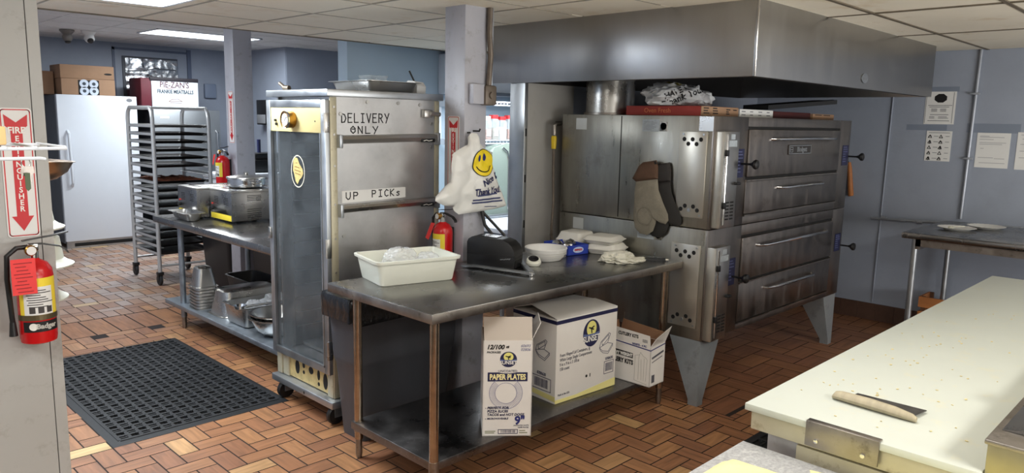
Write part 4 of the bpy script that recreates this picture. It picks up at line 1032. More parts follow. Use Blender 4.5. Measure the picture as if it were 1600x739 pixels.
# door
DX = 2.045
b = MB()
b.box(DX, 3.372, .285, DX+.035, 3.418, 1.735, bev=.003); b.box(DX, 3.944, .285, DX+.035, 3.99, 1.735, bev=.003)
b.box(DX, 3.418, 1.695, DX+.035, 3.944, 1.735, bev=.003); b.box(DX, 3.418, .285, DX+.035, 3.944, .325, bev=.003)
dr = b.build('door_frame', alu, t)
b = MB(); b.box(DX+.004, 3.420, 1.566, DX+.03, 3.942, 1.694, bev=.002); b.build('control_strip', yellow_panel, t)
b = MB(); b.box(DX+.012, 3.419, .326, DX+.018, 3.943, 1.565); b.build('glass', dirty_glass, dr)
b = MB(); b.box(DX-.004, 3.416, .322, DX+.006, 3.424, 1.566); b.box(DX-.004, 3.938, .322, DX+.006, 3.946, 1.566); b.box(DX-.004, 3.416, .318, DX+.006, 3.946, .328); b.build('glass_bead', alu, dr)
for z in (1.62, .97, .42):
    b = MB(); b.tube([(DX-.004, 3.374, z-.05), (DX-.004, 3.374, z+.05)], .006, 8); b.box(DX-.003, 3.366, z-.05, DX+.02, 3.374, z+.05, bev=.001)
    for k in (-.035, 0, .035): b.tube([(DX-.003, 3.390, z+k), (DX+.001, 3.390, z+k)], .005, 8)
    b.build('hinge', steel, dr)
b = MB(); b.box(DX-.012, 3.962, .955, DX+.004, 3.985, 1.02, bev=.003); b.build('latch', steel, dr)
b = MB(); b.lathe([(.040, 0), (.044, .005), (.044, .040), (.040, .044)], (DX-.040, 3.702, 1.63), 32, ax='x'); g_ = b.build('thermometer', brass, t)
b = MB(); b.lathe([(.046, -.006), (.046, .002), (.036, .004), (.034, -.001)], (DX-.040, 3.702, 1.63), 32, ax='x', caps=(False, False))
b.build('bezel', chrome, g_)
b = MB(); b.lathe([(.033, -.003), (0, -.003)], (DX-.041, 3.702, 1.63), 32, ax='x', caps=(False, False)); b.build('dial', white_paper, g_)
b = MB()
for k in range(10):
    a = R(-30+k*27); strokes(b, [[(-3.702+.024*math.cos(a), 1.63+.024*math.sin(a)), (-3.702+.030*math.cos(a), 1.63+.030*math.sin(a))]], (DX-.0445, 0, 0), -YA, ZA, .002)
strokes(b, [[(-3.702-.006, 1.622), (-3.702+.02, 1.645)]], (DX-.0445, 0, 0), -YA, ZA, .003); b.build('dial_marks', black_ink, g_)
b = MB(); b.tube([(DX+.004, 3.885, 1.625), (DX-.006, 3.885, 1.625)], .007, 10); b.tube([(DX+.004, 3.875, 1.605), (DX-.006, 3.875, 1.605)], .008, 10); b.tube([(DX+.004, 3.475, 1.625), (DX+.002, 3.475, 1.625)], .004, 8); b.build('switch_hole', black_m, t)
# oval decal on the glass
b = MB(); ring2(b, -3.672, 1.355, .072, .088, .006, (DX+.0105, 0, 0), -YA, ZA, .0006); dc = b.build('decal_ring', mat('pale_decal', S(220, 214, 196), .5), dr)
b = MB(); b.prism([(-3.72, 1.41), (-3.70, 1.43), (-3.675, 1.425), (-3.655, 1.395), (-3.625, 1.37), (-3.618, 1.345), (-3.635, 1.325), (-3.66, 1.31), (-3.68, 1.285), (-3.70, 1.30), (-3.712, 1.335), (-3.725, 1.36)], .0004, .0008, (DX+.0115, 0, 0), -YA, ZA); b.build('decal', mat('decal_gold', S(206, 184, 120), .5, var=.2, scale=60), dr)
b = MB(); strokes(b, [[(-3.702, 1.38), (-3.66, 1.375)], [(-3.706, 1.362), (-3.64, 1.355)], [(-3.70, 1.345), (-3.65, 1.338)], [(-3.692, 1.40), (-3.68, 1.40)]], (DX+.0103, 0, 0), -YA, ZA, .004); b.build('decal_print', mat('decal_brown', S(140, 104, 50), .6), dr)
# louvred base
for q in ((CX0+.005, 3.375, .150, CX0+.035, 3.43, .285), (CX0+.005, 3.93, .150, CX0+.035, 3.985, .285), (CX0+.01, 3.86, .150, CX0+.05, 3.925, .285)):
    b = MB(); b.box(*q, bev=.004); b.build('corner_post', cream_metal, t)
b = MB(); b.box(CX0+.020, 3.43, .155, CX0+.03, 3.86, .285); vp = b.build('vent_plate', mat('vent_cream', S(206, 186, 130), .5, .2, var=.2, scale=20, spots=S(120, 90, 50), spot_scale=18, spot_amt=.6), t)
b = MB()
for y, w_, z0, z1 in ((3.475, .045, .17, .262), (3.545, .028, .205, .265), (3.545, .022, .172, .195), (3.625, .05, .22, .262), (3.705, .028, .235, .27), (3.705, .022, .20, .222), (3.775, .048, .185, .268)):
    b.prism(ell(-y, (z0+z1)/2, w_/2, (z1-z0)/2, 16), .0003, .0012, (CX0+.020, 0, 0), -YA, ZA)
b.build('hole_pattern', dark_m, vp)
b = MB(); b.box(2.032, 3.330, .106, 2.80, 3.995, .147, bev=.008); bp_ = b.build('bumper_base', alu, t)
b = MB(); b.prism(ell(-3.62, .126, .006, .009, 12), .0003, .001, (2.032, 0, 0), -YA, ZA); b.build('bolt_hole', dark_m, bp_)
for x, y in ((2.10, 3.39), (2.10, 3.93), (2.72, 3.39), (2.72, 3.93)):
    b = MB(); b.box(x-.03, y-.03, .096, x+.03, y+.03, .106); b.box(x-.03, y-.026, .045, x+.022, y-.020, .098); b.box(x-.03, y+.020, .045, x+.022, y+.026, .098); c_ = b.build('caster', galv, t)
    b = MB(); b.lathe([(.012, -.017), (.046, -.016), (.052, -.009), (.052, .009), (.046, .016), (.012, .017)], (x-.012, y, .052), 24, ax='y'); b.build('wheel', black_m, c_)
# side panel furniture (looking at -Y)
b = MB(); b.box(CX0+.008, CY0-.004, .15, CX0+.048, CY0+.004, 1.75, bev=.003); b.box(CX1-.03, CY0-.004, .15, CX1+.002, CY0+.004, 1.75, bev=.003); b.build('edge_post', cream_metal, t)
b = MB()
for z in [1.70, 1.56, 1.40, 1.2, 1.02, .84, .66]: b.tube([(CX0+.03, CY0-.002, z), (CX0+.03, CY0-.0065, z)], .006, 8)
for x, z in ((2.135, 1.665), (2.30, 1.73), (2.50, 1.73), (2.65, 1.725), (2.145, 1.03), (2.735, 1.49), (2.735, 1.62)): b.tube([(x, CY0+.003, z), (x, CY0-.003, z)], .010, 10)
b.build('rivet', steel, t)
for z0, z1 in ((1.542, 1.553), (1.182, 1.190)):
    b = MB(); b.rings([[(x, CY0+.001, z-.03), (x, CY0-.022, z-.024), (x, CY0-.030, z-.006), (x, CY0-.022, z+.008), (x, CY0+.001, z+.014)] for x, z in ((2.125, z0), (2.752, z1))]); hb = b.build('grab_rail', steel, t)
    for x, z in ((2.108, z0), (2.752, z1)):
        b = MB(); b.box(x, CY0-.036, z-.05, x+.018, CY0+.002, z+.018, bev=.003); b.build('rail_bracket', alu, hb)
    b = MB(); b.box(2.64, CY0-.028, z1-.034, 2.735, CY0-.02, z1-.014, bev=.001); lb = b.build('maker_plate', black_ink, hb)
    strokes(MB(), [[(2.655, z1-.026), (2.675, z1-.022), (2.69, z1-.027), (2.715, z1-.023)]], (0, CY0-.028, 0), XA, ZA, .004).build('plate_print', white_ink, hb)
b = MB(); b.box(2.66, CY0-.03, 1.655, 2.72, CY0+.002, 1.70, bev=.006); b.tube([(2.69, CY0-.04, 1.68), (2.76, CY0-.04, 1.675)], .012, 8); b.build('door_latch', steel, t)
# handwriting: marker on the panel, tape label
PEN = {'D': [[(0, 0), (0, 1), (.5, .85), (.7, .45), (.45, .05), (0, 0)]], 'E': [[(.65, 1), (0, 1), (0, 0), (.65, .02)], [(0, .55), (.5, .55)]], 'L': [[(0, 1), (0, 0), (.65, .02)]],
       'I': [[(.35, 0), (.35, 1)], [(.1, 1), (.6, 1)], [(.1, 0), (.6, 0)]], 'V': [[(0, 1), (.35, 0), (.7, 1)]], 'R': [[(0, 0), (0, 1), (.5, .95), (.6, .7), (.45, .52), (0, .5)], [(.25, .5), (.7, 0)]],
       'Y': [[(0, 1), (.35, .5)], [(.75, 1.05), (.2, -.05)]], 'O': [[(.35, 1), (.05, .7), (.05, .3), (.35, 0), (.65, .25), (.65, .7), (.35, 1)], [(.25, .6), (.5, .6)]], 'N': [[(0, 0), (0, 1), (.6, 0), (.6, 1)]],
       'U': [[(0, 1), (0, .3), (.25, 0), (.5, .1), (.6, .4), (.6, 1)]], 'P': [[(0, 0), (0, 1), (.5, .95), (.6, .72), (.45, .5), (0, .48)]], 'C': [[(.65, .85), (.35, 1), (.05, .65), (.1, .2), (.35, 0), (.65, .12)]],
       'K': [[(0, 0), (0, 1)], [(.6, 1), (0, .5), (.6, 0)]], 'S': [[(.55, .55), (.3, .62), (.1, .48), (.45, .28), (.5, .1), (.25, 0), (.05, .08)]]}
def pen(s_, x, z, w, h, gap, o, mb, drift=0.0):
    for ch in s_:
        if ch != ' ':
            for ln in PEN[ch]: strokes(mb, [[(x+px*w, z+pz*h) for px, pz in ln]], o, XA, ZA, .0058)
        x += w*.72+gap if ch != ' ' else gap*4; z += drift
b = MB(); pen('DELIVERY', 2.142, 1.622, .036, .046, .0125, (0, CY0+.0016, 0), b, .0004); pen('ONLY', 2.195, 1.567, .042, .036, .016, (0, CY0+.0016, 0), b, -.0003); b.build('marker_writing', black_ink, t)
b = MB(); b.prism([(2.137, 1.204), (2.548, 1.212), (2.548, 1.270), (2.137, 1.268)], .0002, .0012, (0, CY0+.002, 0), XA, ZA); tp = b.build('tape_label', white_paper, t)
b = MB(); pen('UP', 2.162, 1.222, .042, .036, .016, (0, CY0+.0006, 0), b); pen('PICKS', 2.325, 1.226, .038, .036, .0125, (0, CY0+.0006, 0), b); b.build('label_writing', black_ink, tp)

# things on top of the cabinet
CT = 1.789
def open_pan(name, label, cat, x0, y0, x1, y1, z, h, m_, group=None, rim=.022, taper=.016, rot=0, inv=False, rr_=.03):
    cx, cy = (x0+x1)/2, (y0+y1)/2
    t = thing(name, label, cat, (cx, cy, z), R(rot), group)
    w, d = (x1-x0)/2, (y1-y0)/2
    prof = [(taper+.012, 0), (taper, .010), (0, h-.006), (-rim, h-.003), (-rim, h), (.001, h), (taper+.003, .013), (taper+.014, .004)]
    b = MB(); rg = [rr(-w+a, -d+a, w-a, d-a, (h-zz) if inv else zz, max(.008, rr_+(0 if a >= 0 else .008)), 5) for a, zz in prof]
    b.rings(rg); b.build('pan_shell', m_, t, world=False)
    return t
p = open_pan('hotel_pan', 'shallow steel hotel pan on top of the holding cabinet', 'pan', 2.385, 3.47, 2.72, 3.86, CT, .062, steel)
t = thing('deli_container', 'clear square lidded container standing in the pan on the cabinet', 'container', (2.58, 3.72, CT+.014))
b = MB(); b.rings([rr(2.53, 3.67, 2.63, 3.77, CT+.014, .012), rr(2.52, 3.66, 2.64, 3.78, CT+.09, .012)], caps=(True, False)); b.build('tub', clear_jar, t)
b = MB(); b.rings([rr(2.516, 3.656, 2.644, 3.784, CT+.09, .012), rr(2.516, 3.656, 2.644, 3.784, CT+.102, .012)]); b.build('lid', clear_jar, t)
t = thing('white_dish', 'white plastic dish lying in the pan on the cabinet', 'dish', (2.47, 3.62, CT+.014))
b = MB(); b.lathe([(.06, 0), (.065, .045), (.07, .05), (.05, .055), (0, .056)], (2.47, 3.62, CT+.014), 24); b.build('disc', white_paper, t)
t = thing('paper_bag', 'white folded paper bag at the right end of the cabinet top', 'paper bag', (2.75, 3.55, CT))
b = MB(); b.rings([[(2.728, 3.50, CT), (2.792, 3.50, CT), (2.792, 3.62, CT), (2.728, 3.62, CT)], [(2.722, 3.49, CT+.05), (2.795, 3.50, CT+.045), (2.795, 3.62, CT+.05), (2.725, 3.63, CT+.055)], [(2.735, 3.53, CT+.075), (2.79, 3.52, CT+.07), (2.79, 3.60, CT+.075), (2.735, 3.59, CT+.08)]], caps=(True, True)); b.build('paper', white_paper, t)
t = thing('pen', 'dark pen leaning out of the white paper bag on the cabinet', 'pen', (2.76, 3.56, CT+.07))
b = MB(); b.tube([(2.765, 3.56, CT+.06), (2.735, 3.58, CT+.135)], .005, 8); b.build('barrel', black_m, t)
t = thing('hose_fitting', 'small brown hose fitting lying at the left front corner of the cabinet top', 'fitting', (2.12, 3.92, CT))
b = MB(); b.tube([(2.13, 3.88, CT+.014), (2.12, 3.92, CT+.016)], .014, 12); b.build('base', mat('tarnished', S(122, 110, 96), .45, .8), t)
b = MB(); b.tube([(2.12, 3.92, CT+.02), (2.112, 3.955, CT+.042)], .010, 10); b.build('spout', conduit_old, t)

# ================================================================ fire extinguishers and their signs
def ext_sign(label, o, ux, w=.10, h=.455):
    """o = lower left corner on the wall; ux = reading direction"""
    o, ux = Vector(o), Vector(ux); n = ux.cross(ZA)
    t = thing('fire_extinguisher_sign', label, 'sign', o, 0, 'fire extinguisher arrow signs')
    def rp(a, r=.01): return [(p[0], p[1]) for p in rr(a, a, w-a, h-a, 0, r)]
    b = MB(); b.prism(rp(0, .012), .0005, .003, o, ux, ZA); pl = b.build('plate', white_paper, t)
    b = MB(); loop = rp(.006, .009)
    strokes(b, [loop+[loop[0]]], o+n*.003, ux, ZA, .0035)
    cx = w/2
    b.prism([(cx-.018, h-.045-.03), (cx-.018, .075), (cx-.034, .075), (cx, .022), (cx+.034, .075), (cx+.018, .075), (cx+.018, h-.075), (cx+.034, h-.062), (cx+.036, h-.022), (cx, h-.05), (cx-.036, h-.022), (cx-.034, h-.062)], .0004, .001, o+n*.003, ux, ZA)
    b.build('arrow', red_ink, t)
    b = text_mb('FIRE', .031, o+ux*cx+ZA*(h-.078)+n*.0041, ux, ZA, weight=.0008, sx=.95)
    for k, ch in enumerate('EXTINGUISHER'): text_mb(ch, .0265, o+ux*cx+ZA*(h-.107-k*.0225)+n*.0041, ux, ZA, weight=.0006, sx=.95, mb=b)
    b.build('lettering', white_ink, t)
    return t
def extinguisher(label, c, rotz, r=.058, hb=.30, badger=False):
    """c = bottom centre of the cylinder; local +X = reading direction, -Y = front"""
    t = thing('fire_extinguisher', label, 'fire extinguisher', c, rotz, 'red fire extinguishers')
    b = MB(); b.lathe([(r*.7, 0), (r*.95, .006), (r, .022), (r, hb-.06), (r*.95, hb-.035), (r*.72, hb-.012), (r*.35, hb), (.016, hb+.008)], (0, 0, 0), 36); b.build('cylinder', red_paint, t, world=False)
    b = MB(); b.lathe([(.018, hb), (.018, hb+.03), (.014, hb+.035)], (0, 0, 0), 18); b.box(-.016, -.015, hb+.03, .016, .015, hb+.055, bev=.004); v = b.build('valve', chrome, t, world=False)
    b = MB(); b.lathe([(0, 0), (.017, 0), (.019, .004), (.019, .014), (.014, .018), (0, .018)], (0, 0, 0), 20, M=Matrix.Translation((-.012, -.014, hb+.035)) @ Matrix.Rotation(R(90), 4, 'X')); b.build('gauge', brass, v, world=False)
    b = MB(); b.lathe([(0, 0), (.015, 0), (.015, .001), (0, .001)], (0, 0, 0), 20, M=Matrix.Translation((-.012, -.0325, hb+.035)) @ Matrix.Rotation(R(90), 4, 'X')); b.build('gauge_face', white_paper, v, world=False)
    b = MB(); b.rings([[(x, -.010, z), (x, .010, z), (x, .010, z+.005), (x, -.010, z+.005)] for x, z in ((-.01, hb+.052), (.03, hb+.050), (.085, hb+.036), (.105, hb+.022), (.112, hb+.010))]); b.build('carry_handle', black_m, t, world=False)
    b = MB(); b.rings([[(x, -.009, z), (x, .009, z), (x, .009, z+.004), (x, -.009, z+.004)] for x, z in ((-.03, hb+.066), (.0, hb+.070), (.06, hb+.076), (.115, hb+.086))]); b.build('squeeze_lever', black_m, t, world=False)
    b = MB(); b.tube([(-.016, 0, hb+.045), (-.05, -.005, hb+.045), (-r-.022, -.006, hb+.02), (-r-.026, -.004, hb-.06), (-r-.020, -.002, .10), (-r-.018, 0, .07)], .0085, 10); h_ = b.build('hose', black_m, t, world=False)
    b = MB(); b.tube([(-r-.019, 0, .085), (-r-.019, 0, .035)], [.0095, .014], 12); b.build('nozzle', black_m, h_, world=False)
    def arc(z0, z1, a0, a1, rr_, n=16):
        b = MB(); A = [R(a0+(a1-a0)*k/n) for k in range(n+1)]
        for p, q in zip(A, A[1:]): b.quad((rr_*math.sin(p), -rr_*math.cos(p), z0), (rr_*math.sin(q), -rr_*math.cos(q), z0), (rr_*math.sin(q), -rr_*math.cos(q), z1), (rr_*math.sin(p), -rr_*math.cos(p), z1))
        return b
    arc(hb*.36, hb*.80, -72, 62, r+.0006).build('label_border', yellow_ink, t, world=False)
    lb = arc(hb*.365, hb*.70, -54, 36, r+.0012); L_ = lb.build('label', white_paper, t, world=False)
    b = MB()
    for k in range(10):
        z = hb*(.40+.028*k); a0 = -46+(k*13 % 9); a1 = a0+40+(k*29 % 40)
        A = [R(a0+(a1-a0)*j/8) for j in range(9)]; q = r+.0018
        if k < 2: continue
        for p, s_ in zip(A, A[1:]): b.quad((q*math.sin(p), -q*math.cos(p), z), (q*math.sin(s_), -q*math.cos(s_), z), (q*math.sin(s_), -q*math.cos(s_), z+.0032), (q*math.sin(p), -q*math.cos(p), z+.0032))
    for a in (-38, -12, 14):
        A = [R(a+18*j/4) for j in range(5)]; q = r+.0018
        for p, s_ in zip(A, A[1:]): b.quad((q*math.sin(p), -q*math.cos(p), hb*.385), (q*math.sin(s_), -q*math.cos(s_), hb*.385), (q*math.sin(s_), -q*math.cos(s_), hb*.46), (q*math.sin(p), -q*math.cos(p), hb*.46))
    b.build('label_print', mat('dark_print', S(66, 62, 62), .6), L_, world=False)
    if badger:
        arc(hb*.16, hb*.285, -62, 62, r+.001).build('brand_band', black_ink, t, world=False)
        b = text_mb('Badger', .024, (.012, -.30, hb*.225), XA, ZA, weight=.0012)
        b.bm.verts.ensure_lookup_table()
        bmesh.ops.triangulate(b.bm, faces=b.bm.faces[:])
        for v_ in b.bm.verts: a = v_.co.x/r; d_ = r+.0018; v_.co = Vector((d_*math.sin(a), -d_*math.cos(a), v_.co.z))
        b.build('brand_lettering', white_ink, t, world=False)
        b = MB(); ring2(b, -.030, hb*.225, .013, .013, .013, (0, 0, 0), XA, ZA)
        for v_ in b.bm.verts: a = v_.co.x/r; d_ = r+.0018; v_.co = Vector((d_*math.sin(a), -d_*math.cos(a), v_.co.z))
        b.build('brand_emblem', white_ink, t, world=False)
        arc(hb*.30, hb*.365, -85, 85, r+.0025).build('strap', mat('strap_bronze', S(112, 100, 74), .4, .7), t, world=False)
    b = MB(); b.box(-.02, r*.6, hb*.2, .02, r+.012, hb*.9, bev=.003); b.build('wall_bracket', black_m, t, world=False)
    return t
ext_sign('large red and white FIRE EXTINGUISHER arrow sign on the grey end wall', (.600, 3.0995, 1.203), XA)
e1 = extinguisher('nearest fire extinguisher with a bright red paper tag, on the grey end wall', (.655, 3.026, .832), R(3), .0585, .30, True)
b = MB(); b.rings([[(x, y, z) for x, y in ((-.085, -.060), (-.012, -.066), (-.012, -.065), (-.085, -.059))] for z in (.19, .315)], caps=(True, True)); tg = b.build('inspection_tag', tag_red, e1, world=False)
b = MB()
for k in range(9):
    strokes(b, [[(-.076+.004*(k % 3), .30-k*.0125), (-.024-.006*((k*7) % 4), .30-k*.0125)]], (0, -.0672, 0), Vector((.997, -.080, 0)), ZA, .003)
b.build('tag_print', mat('tag_ink', S(150, 30, 36), .6), tg, world=False)
ext_sign('red and white FIRE EXTINGUISHER arrow sign on the pillar with the hanging plastic bag', (2.7645, 3.262, 1.213), -YA)
e2 = extinguisher('fire extinguisher on the pillar behind the work table, partly hidden by the white tub', (2.695, 3.22, .775), R(-90), .056, .30)
b = MB(); b.rings([[(-.03, -.06, .30), (.0, -.058, .30), (.0, -.057, .30), (-.03, -.059, .30)], [(-.075, -.065, .21), (-.05, -.063, .20), (-.05, -.062, .20), (-.075, -.064, .21)]]); b.build('inspection_tag', tag_red, e2, world=False)
ext_sign('small red and white FIRE EXTINGUISHER arrow sign on the pillar behind the food warmers', (2.9995, 6.545, 1.40), -YA)
e3 = extinguisher('farthest fire extinguisher, on the pillar behind the steel warmers', (2.928, 6.55, 1.00), R(-90), .060, .285)
b = MB(); b.rings([[(-.04, -.06, .30), (.0, -.062, .30), (.0, -.061, .30), (-.04, -.059, .30)], [(-.10, -.05, .22), (-.05, -.065, .20), (-.05, -.064, .20), (-.10, -.049, .22)]]); b.build('inspection_tag', tag_red, e3, world=False)

# ---------------------------------------------------------------- middle pillar: box, conduit, hanging bag
PY = 3.125
t = thing('electrical_box', 'painted grey electrical box with a round switch on the pillar behind the work table', 'electrical box', (2.86, PY, 1.72))
b = MB(); b.box(2.79, PY-.045, 1.735, 2.875, PY-.001, 1.845, bev=.006); b.build('back_box', pillar_paint, t)
b = MB(); b.box(2.868, PY-.06, 1.73, 2.955, PY-.002, 1.84, bev=.012); b.lathe([(0, 0), (.02, 0), (.018, .012), (0, .014)], (0, 0, 0), 20, M=Matrix.Translation((2.91, PY-.059, 1.785)) @ Matrix.Rotation(R(90), 4, 'X')); b.build('cover', conduit_old, t)
t = thing('old_conduit', 'stained old conduit running up the corner of the pillar behind the work table', 'pipe', (2.945, PY, 1.84))
b = MB(); b.tube([(2.925, PY-.02, 1.84), (2.935, PY-.022, 2.0), (2.925, PY-.022, 2.12), (2.93, PY-.02, NEARC)], .016, 10); b.build('pipe', conduit_old, t)
b = MB(); b.tube([(2.955, PY-.012, 1.84), (2.955, PY-.012, NEARC)], .006, 8); b.build('wire', conduit_m, t)
t = thing('wall_hook', 'small black hook high on the pillar behind the work table', 'hook', (2.79, PY, 1.58))
b = MB(); b.box(2.785, PY-.008, 1.575, 2.805, PY+.001, 1.583); b.build('hook', black_m, t)

t = thing('shopping_bag', 'white plastic shopping bag with a yellow smiley face hanging on the pillar', 'plastic bag', (2.82, PY-.05, 1.57))
def bagxz(px, py):     # outline measured on the pillar face
    return (2.36994+.001489*px+.0000336*py, 1.73453-.0000773*px-.0011016*py)
outl = [(275, 122), (297, 124), (303, 136), (296, 152), (318, 178), (338, 196), (378, 214), (374, 270), (400, 350), (428, 425), (450, 492), (395, 505), (340, 513), (270, 523), (205, 531), (184, 514), (174, 490), (130, 484), (92, 462), (96, 440), (128, 402), (166, 370), (170, 300), (178, 230), (212, 205), (250, 182), (258, 155), (262, 135)]
poly = [bagxz(*q) for q in outl]; cen = bagxz(275, 370)
b = MB(); b.pillow(poly[::-1], (0, PY-.045, 0), XA, ZA, .030, .030, cen, rings=18, nz=.020, sub=3, seed=4)
bv = BVHTree.FromBMesh(b.bm); b.build('bag_film', bag_white, t, smooth=80)
hk = MB(); hk.tube([(2.832, PY+.002, 1.588), (2.832, PY-.05, 1.588), (2.832, PY-.056, 1.60)], .005, 8); hk.build('hook', black_m, t)
ca, sa = math.cos(R(-8)), math.sin(R(-8)); bu, bw = Vector((ca, 0, sa*-1)), Vector((sa, 0, ca))
def on_bag(px, py): x, z = bagxz(px, py); return Vector((x, PY-.35, z))
D_ = Vector((0, 1, 0))
def lay_print(mb, off, name, m_):
    bmesh.ops.triangulate(mb.bm, faces=mb.bm.faces[:])
    bmesh.ops.subdivide_edges(mb.bm, edges=[e for e in mb.bm.edges if e.calc_length() > .02], cuts=2, use_grid_fill=False)
    for _ in range(2):
        bmesh.ops.triangulate(mb.bm, faces=mb.bm.faces[:]); bmesh.ops.subdivide_edges(mb.bm, edges=[e for e in mb.bm.edges if e.calc_length() > .008], cuts=1)
    bmesh.ops.triangulate(mb.bm, faces=mb.bm.faces[:])
    for v in mb.bm.verts:
        h = bv.ray_cast(Vector((v.co.x, PY-.4, v.co.z)), D_)
        if h[0] is None:
            q = bv.find_nearest(Vector((v.co.x, PY-.15, v.co.z)))[0]; h = (q,)
        v.co = h[0]-D_*off
    return mb.build(name, m_, t)
sc_, sz_ = .0015, .0011
def disc(cx, cy, rx, ry, n=30, rings=5):
    mb = MB(); x, z = bagxz(cx, cy); pr0 = None; c = mb.bm.verts.new((x, 0, z))
    for k in range(1, rings+1):
        cur = [mb.bm.verts.new((x+rx*k/rings*math.cos(2*PI*i/n), 0, z+ry*k/rings*math.sin(2*PI*i/n))) for i in range(n)]
        for i in range(n):
            j = (i+1) % n
            mb.bm.faces.new((c, cur[j], cur[i]) if pr0 is None else (pr0[i], pr0[j], cur[j], cur[i]))
        pr0 = cur
    return mb
lay_print(disc(317, 268, 60*sc_, 70*sz_), .0030, 'smiley_outline', black_ink)
lay_print(disc(317, 268, 56*sc_, 66*sz_), .0045, 'smiley_face', mat('smiley_yellow', S(242, 214, 40), .5))
lay_print(disc(290, 247, 6*sc_, 17*sz_, 16, 2), .0060, 'smiley_eye', blue_ink)
lay_print(disc(317, 240, 10*sc_, 19*sz_, 16, 2), .0060, 'smiley_eye', blue_ink)
b = MB(); x, z = bagxz(316, 268)
strokes(b, [[(x+42*sc_*math.cos(R(a)), z+46*sz_*math.sin(R(a))) for a in range(205, 345, 12)]], (0, 0, 0), XA, ZA, .006); lay_print(b, .0065, 'smiley_mouth', black_ink)
for s_, q, sz, m_ in (('Have A Nice Day', (352, 350), .050, blue_ink),):
    x, z = bagxz(*q); b = text_mb('Nice D', .052, (x, 0, z), XA+ZA*.36, ZA-XA*.36, weight=.001); lay_print(b, .0045, 'bag_print', blue_ink)
x, z = bagxz(338, 412); b = text_mb('Thank You!', .054, (x, 0, z), XA+ZA*.07, ZA, weight=.0012, sx=.80); lay_print(b, .0045, 'bag_print', blue_ink)
b = MB()
for k, (x0, x1, y) in enumerate(((285, 385, 437), (265, 400, 460), (262, 412, 474), (320, 385, 491))):
    p0, p1 = bagxz(x0, y), bagxz(x1, y-14 if k < 3 else y); n_ = 14
    for i in range(n_):
        f0, f1 = i/n_, (i+.62)/n_
        strokes(b, [[(p0[0]+(p1[0]-p0[0])*f0, p0[1]+(p1[1]-p0[1])*f0), (p0[0]+(p1[0]-p0[0])*f1, p0[1]+(p1[1]-p0[1])*f1)]], (0, 0, 0), XA, ZA, .009 if k < 3 else .004)
lay_print(b, .0045, 'bag_print', mat('faded_blue_ink', S(96, 104, 150), .6))
# ================================================================ left prep table with warmers and pans
t = thing('prep_table', 'long steel prep table with a galvanised lower shelf beside the holding cabinet', 'table', (2.13, 4.05, 0))
LX0, LX1, LY0, LY1 = 2.14, 2.93, 4.03, 6.08
b = MB(); b.box(LX0, LY0, .81, LX1, LY1, .86, bev=.006); b.build('tabletop', steel_top, t)
b = MB(); b.box(LX0+.04, LY0+.05, .165, LX1-.04, LY1-.06, .20, bev=.005); b.build('shelf', galv, t)
for x, y in ((2.232, 5.78), (2.86, 5.98), (2.232, 4.12), (2.86, 4.12)):
    b = MB(); b.tube([(x, y, .09), (x, y, .82)], .022, 18); lg = b.build('leg', galv, t)
    b = MB(); b.tube([(x, y, 0), (x, y, .03), (x, y, .10)], [.016, .018, .016], 14); b.build('foot', steel_edge, lg)

def warmer(label, x0, y0, w, d, h, pot):
    z = .861
    t = thing('food_warmer', label, 'food warmer', (x0, y0, z), 0, 'countertop food warmers')
    b = MB(); b.box(x0, y0, z+.012, x0+d, y0+w, z+h, bev=.004); b.build('housing', steel_top, t)
    b = MB(); b.box(x0-.002, y0-.002, z+h-.012, x0+d+.002, y0+w+.002, z+h+.002, bev=.003); b.build('top_deck', steel, t)
    for i in range(2):
        for j in range(2):
            x, y = x0+.10+i*.02, y0+.02
    b = MB()
    for zz in (.035, .05, .065, .08, .095, .16, .172, .184, .196):
        for xx in (.12, .34): b.box(x0+xx, y0-.0012, z+zz, x0+xx+.11, y0+.001, z+zz+.005)
    for yy in (.06, .22):
        for zz in (.13, .142, .154, .166, .178): b.box(x0-.0012, y0+yy, z+zz, x0+.001, y0+yy+.07, z+zz+.005)
    b.build('vent_slots', dark_m, t)
    b = MB(); b.box(x0-.004, y0+.01, z+.015, x0+.001, y0+w-.02, z+.055, bev=.001); b.build('yellow_strip', yellow_ink, t)
    b = MB(); b.lathe([(0, 0), (.016, 0), (.013, .02), (0, .021)], (x0-.021, y0+w-.05, z+.09), 16, ax='x'); b.build('knob', black_m, t)
    b = MB(); b.tube([(x0-.001, y0+w-.05, z+.125), (x0-.010, y0+w-.05, z+.125)], .007, 10); b.build('indicator_lamp', mat('lamp_red', S(210, 60, 50), .3), t)
    for x in (x0+.03, x0+d-.03):
        for y in (y0+.03, y0+w-.03):
            b = MB(); b.tube([(x, y, z), (x, y, z+.014)], .014, 12); b.build('foot', rubber, t)
    b = MB(); b.rings([rr(x0+.06, y0+.04, x0+d-.05, y0+w-.04, z+h+.002, .03), rr(x0+.06, y0+.04, x0+d-.05, y0+w-.04, z+h+.006, .03), rr(x0+.075, y0+.055, x0+d-.065, y0+w-.055, z+h+.006, .03), rr(x0+.08, y0+.06, x0+d-.07, y0+w-.06, z+h+.001, .03)], caps=(False, True)); b.build('well_rim', chrome, t)
    return t
warmer('nearer steel food warmer with a bright yellow strip, carrying the lidded pot', 2.41, 5.27, .365, .50, .235, True)
warmer('farther steel food warmer at the end of the prep table', 2.32, 5.66, .36, .50, .232, False)
t = thing('stock_pot', 'shiny round lidded steel pan on top of the nearer food warmer', 'pot', (2.64, 5.50, 1.105))
pz = .861+.235+.0085
b = MB(); b.lathe([(.125, 0), (.135, .006), (.138, .03), (.138, .062), (.146, .066), (.146, .070), (.13, .070), (.12, .02), (0, .016)], (2.64, 5.50, pz), 36); b.build('pan', chrome, t)
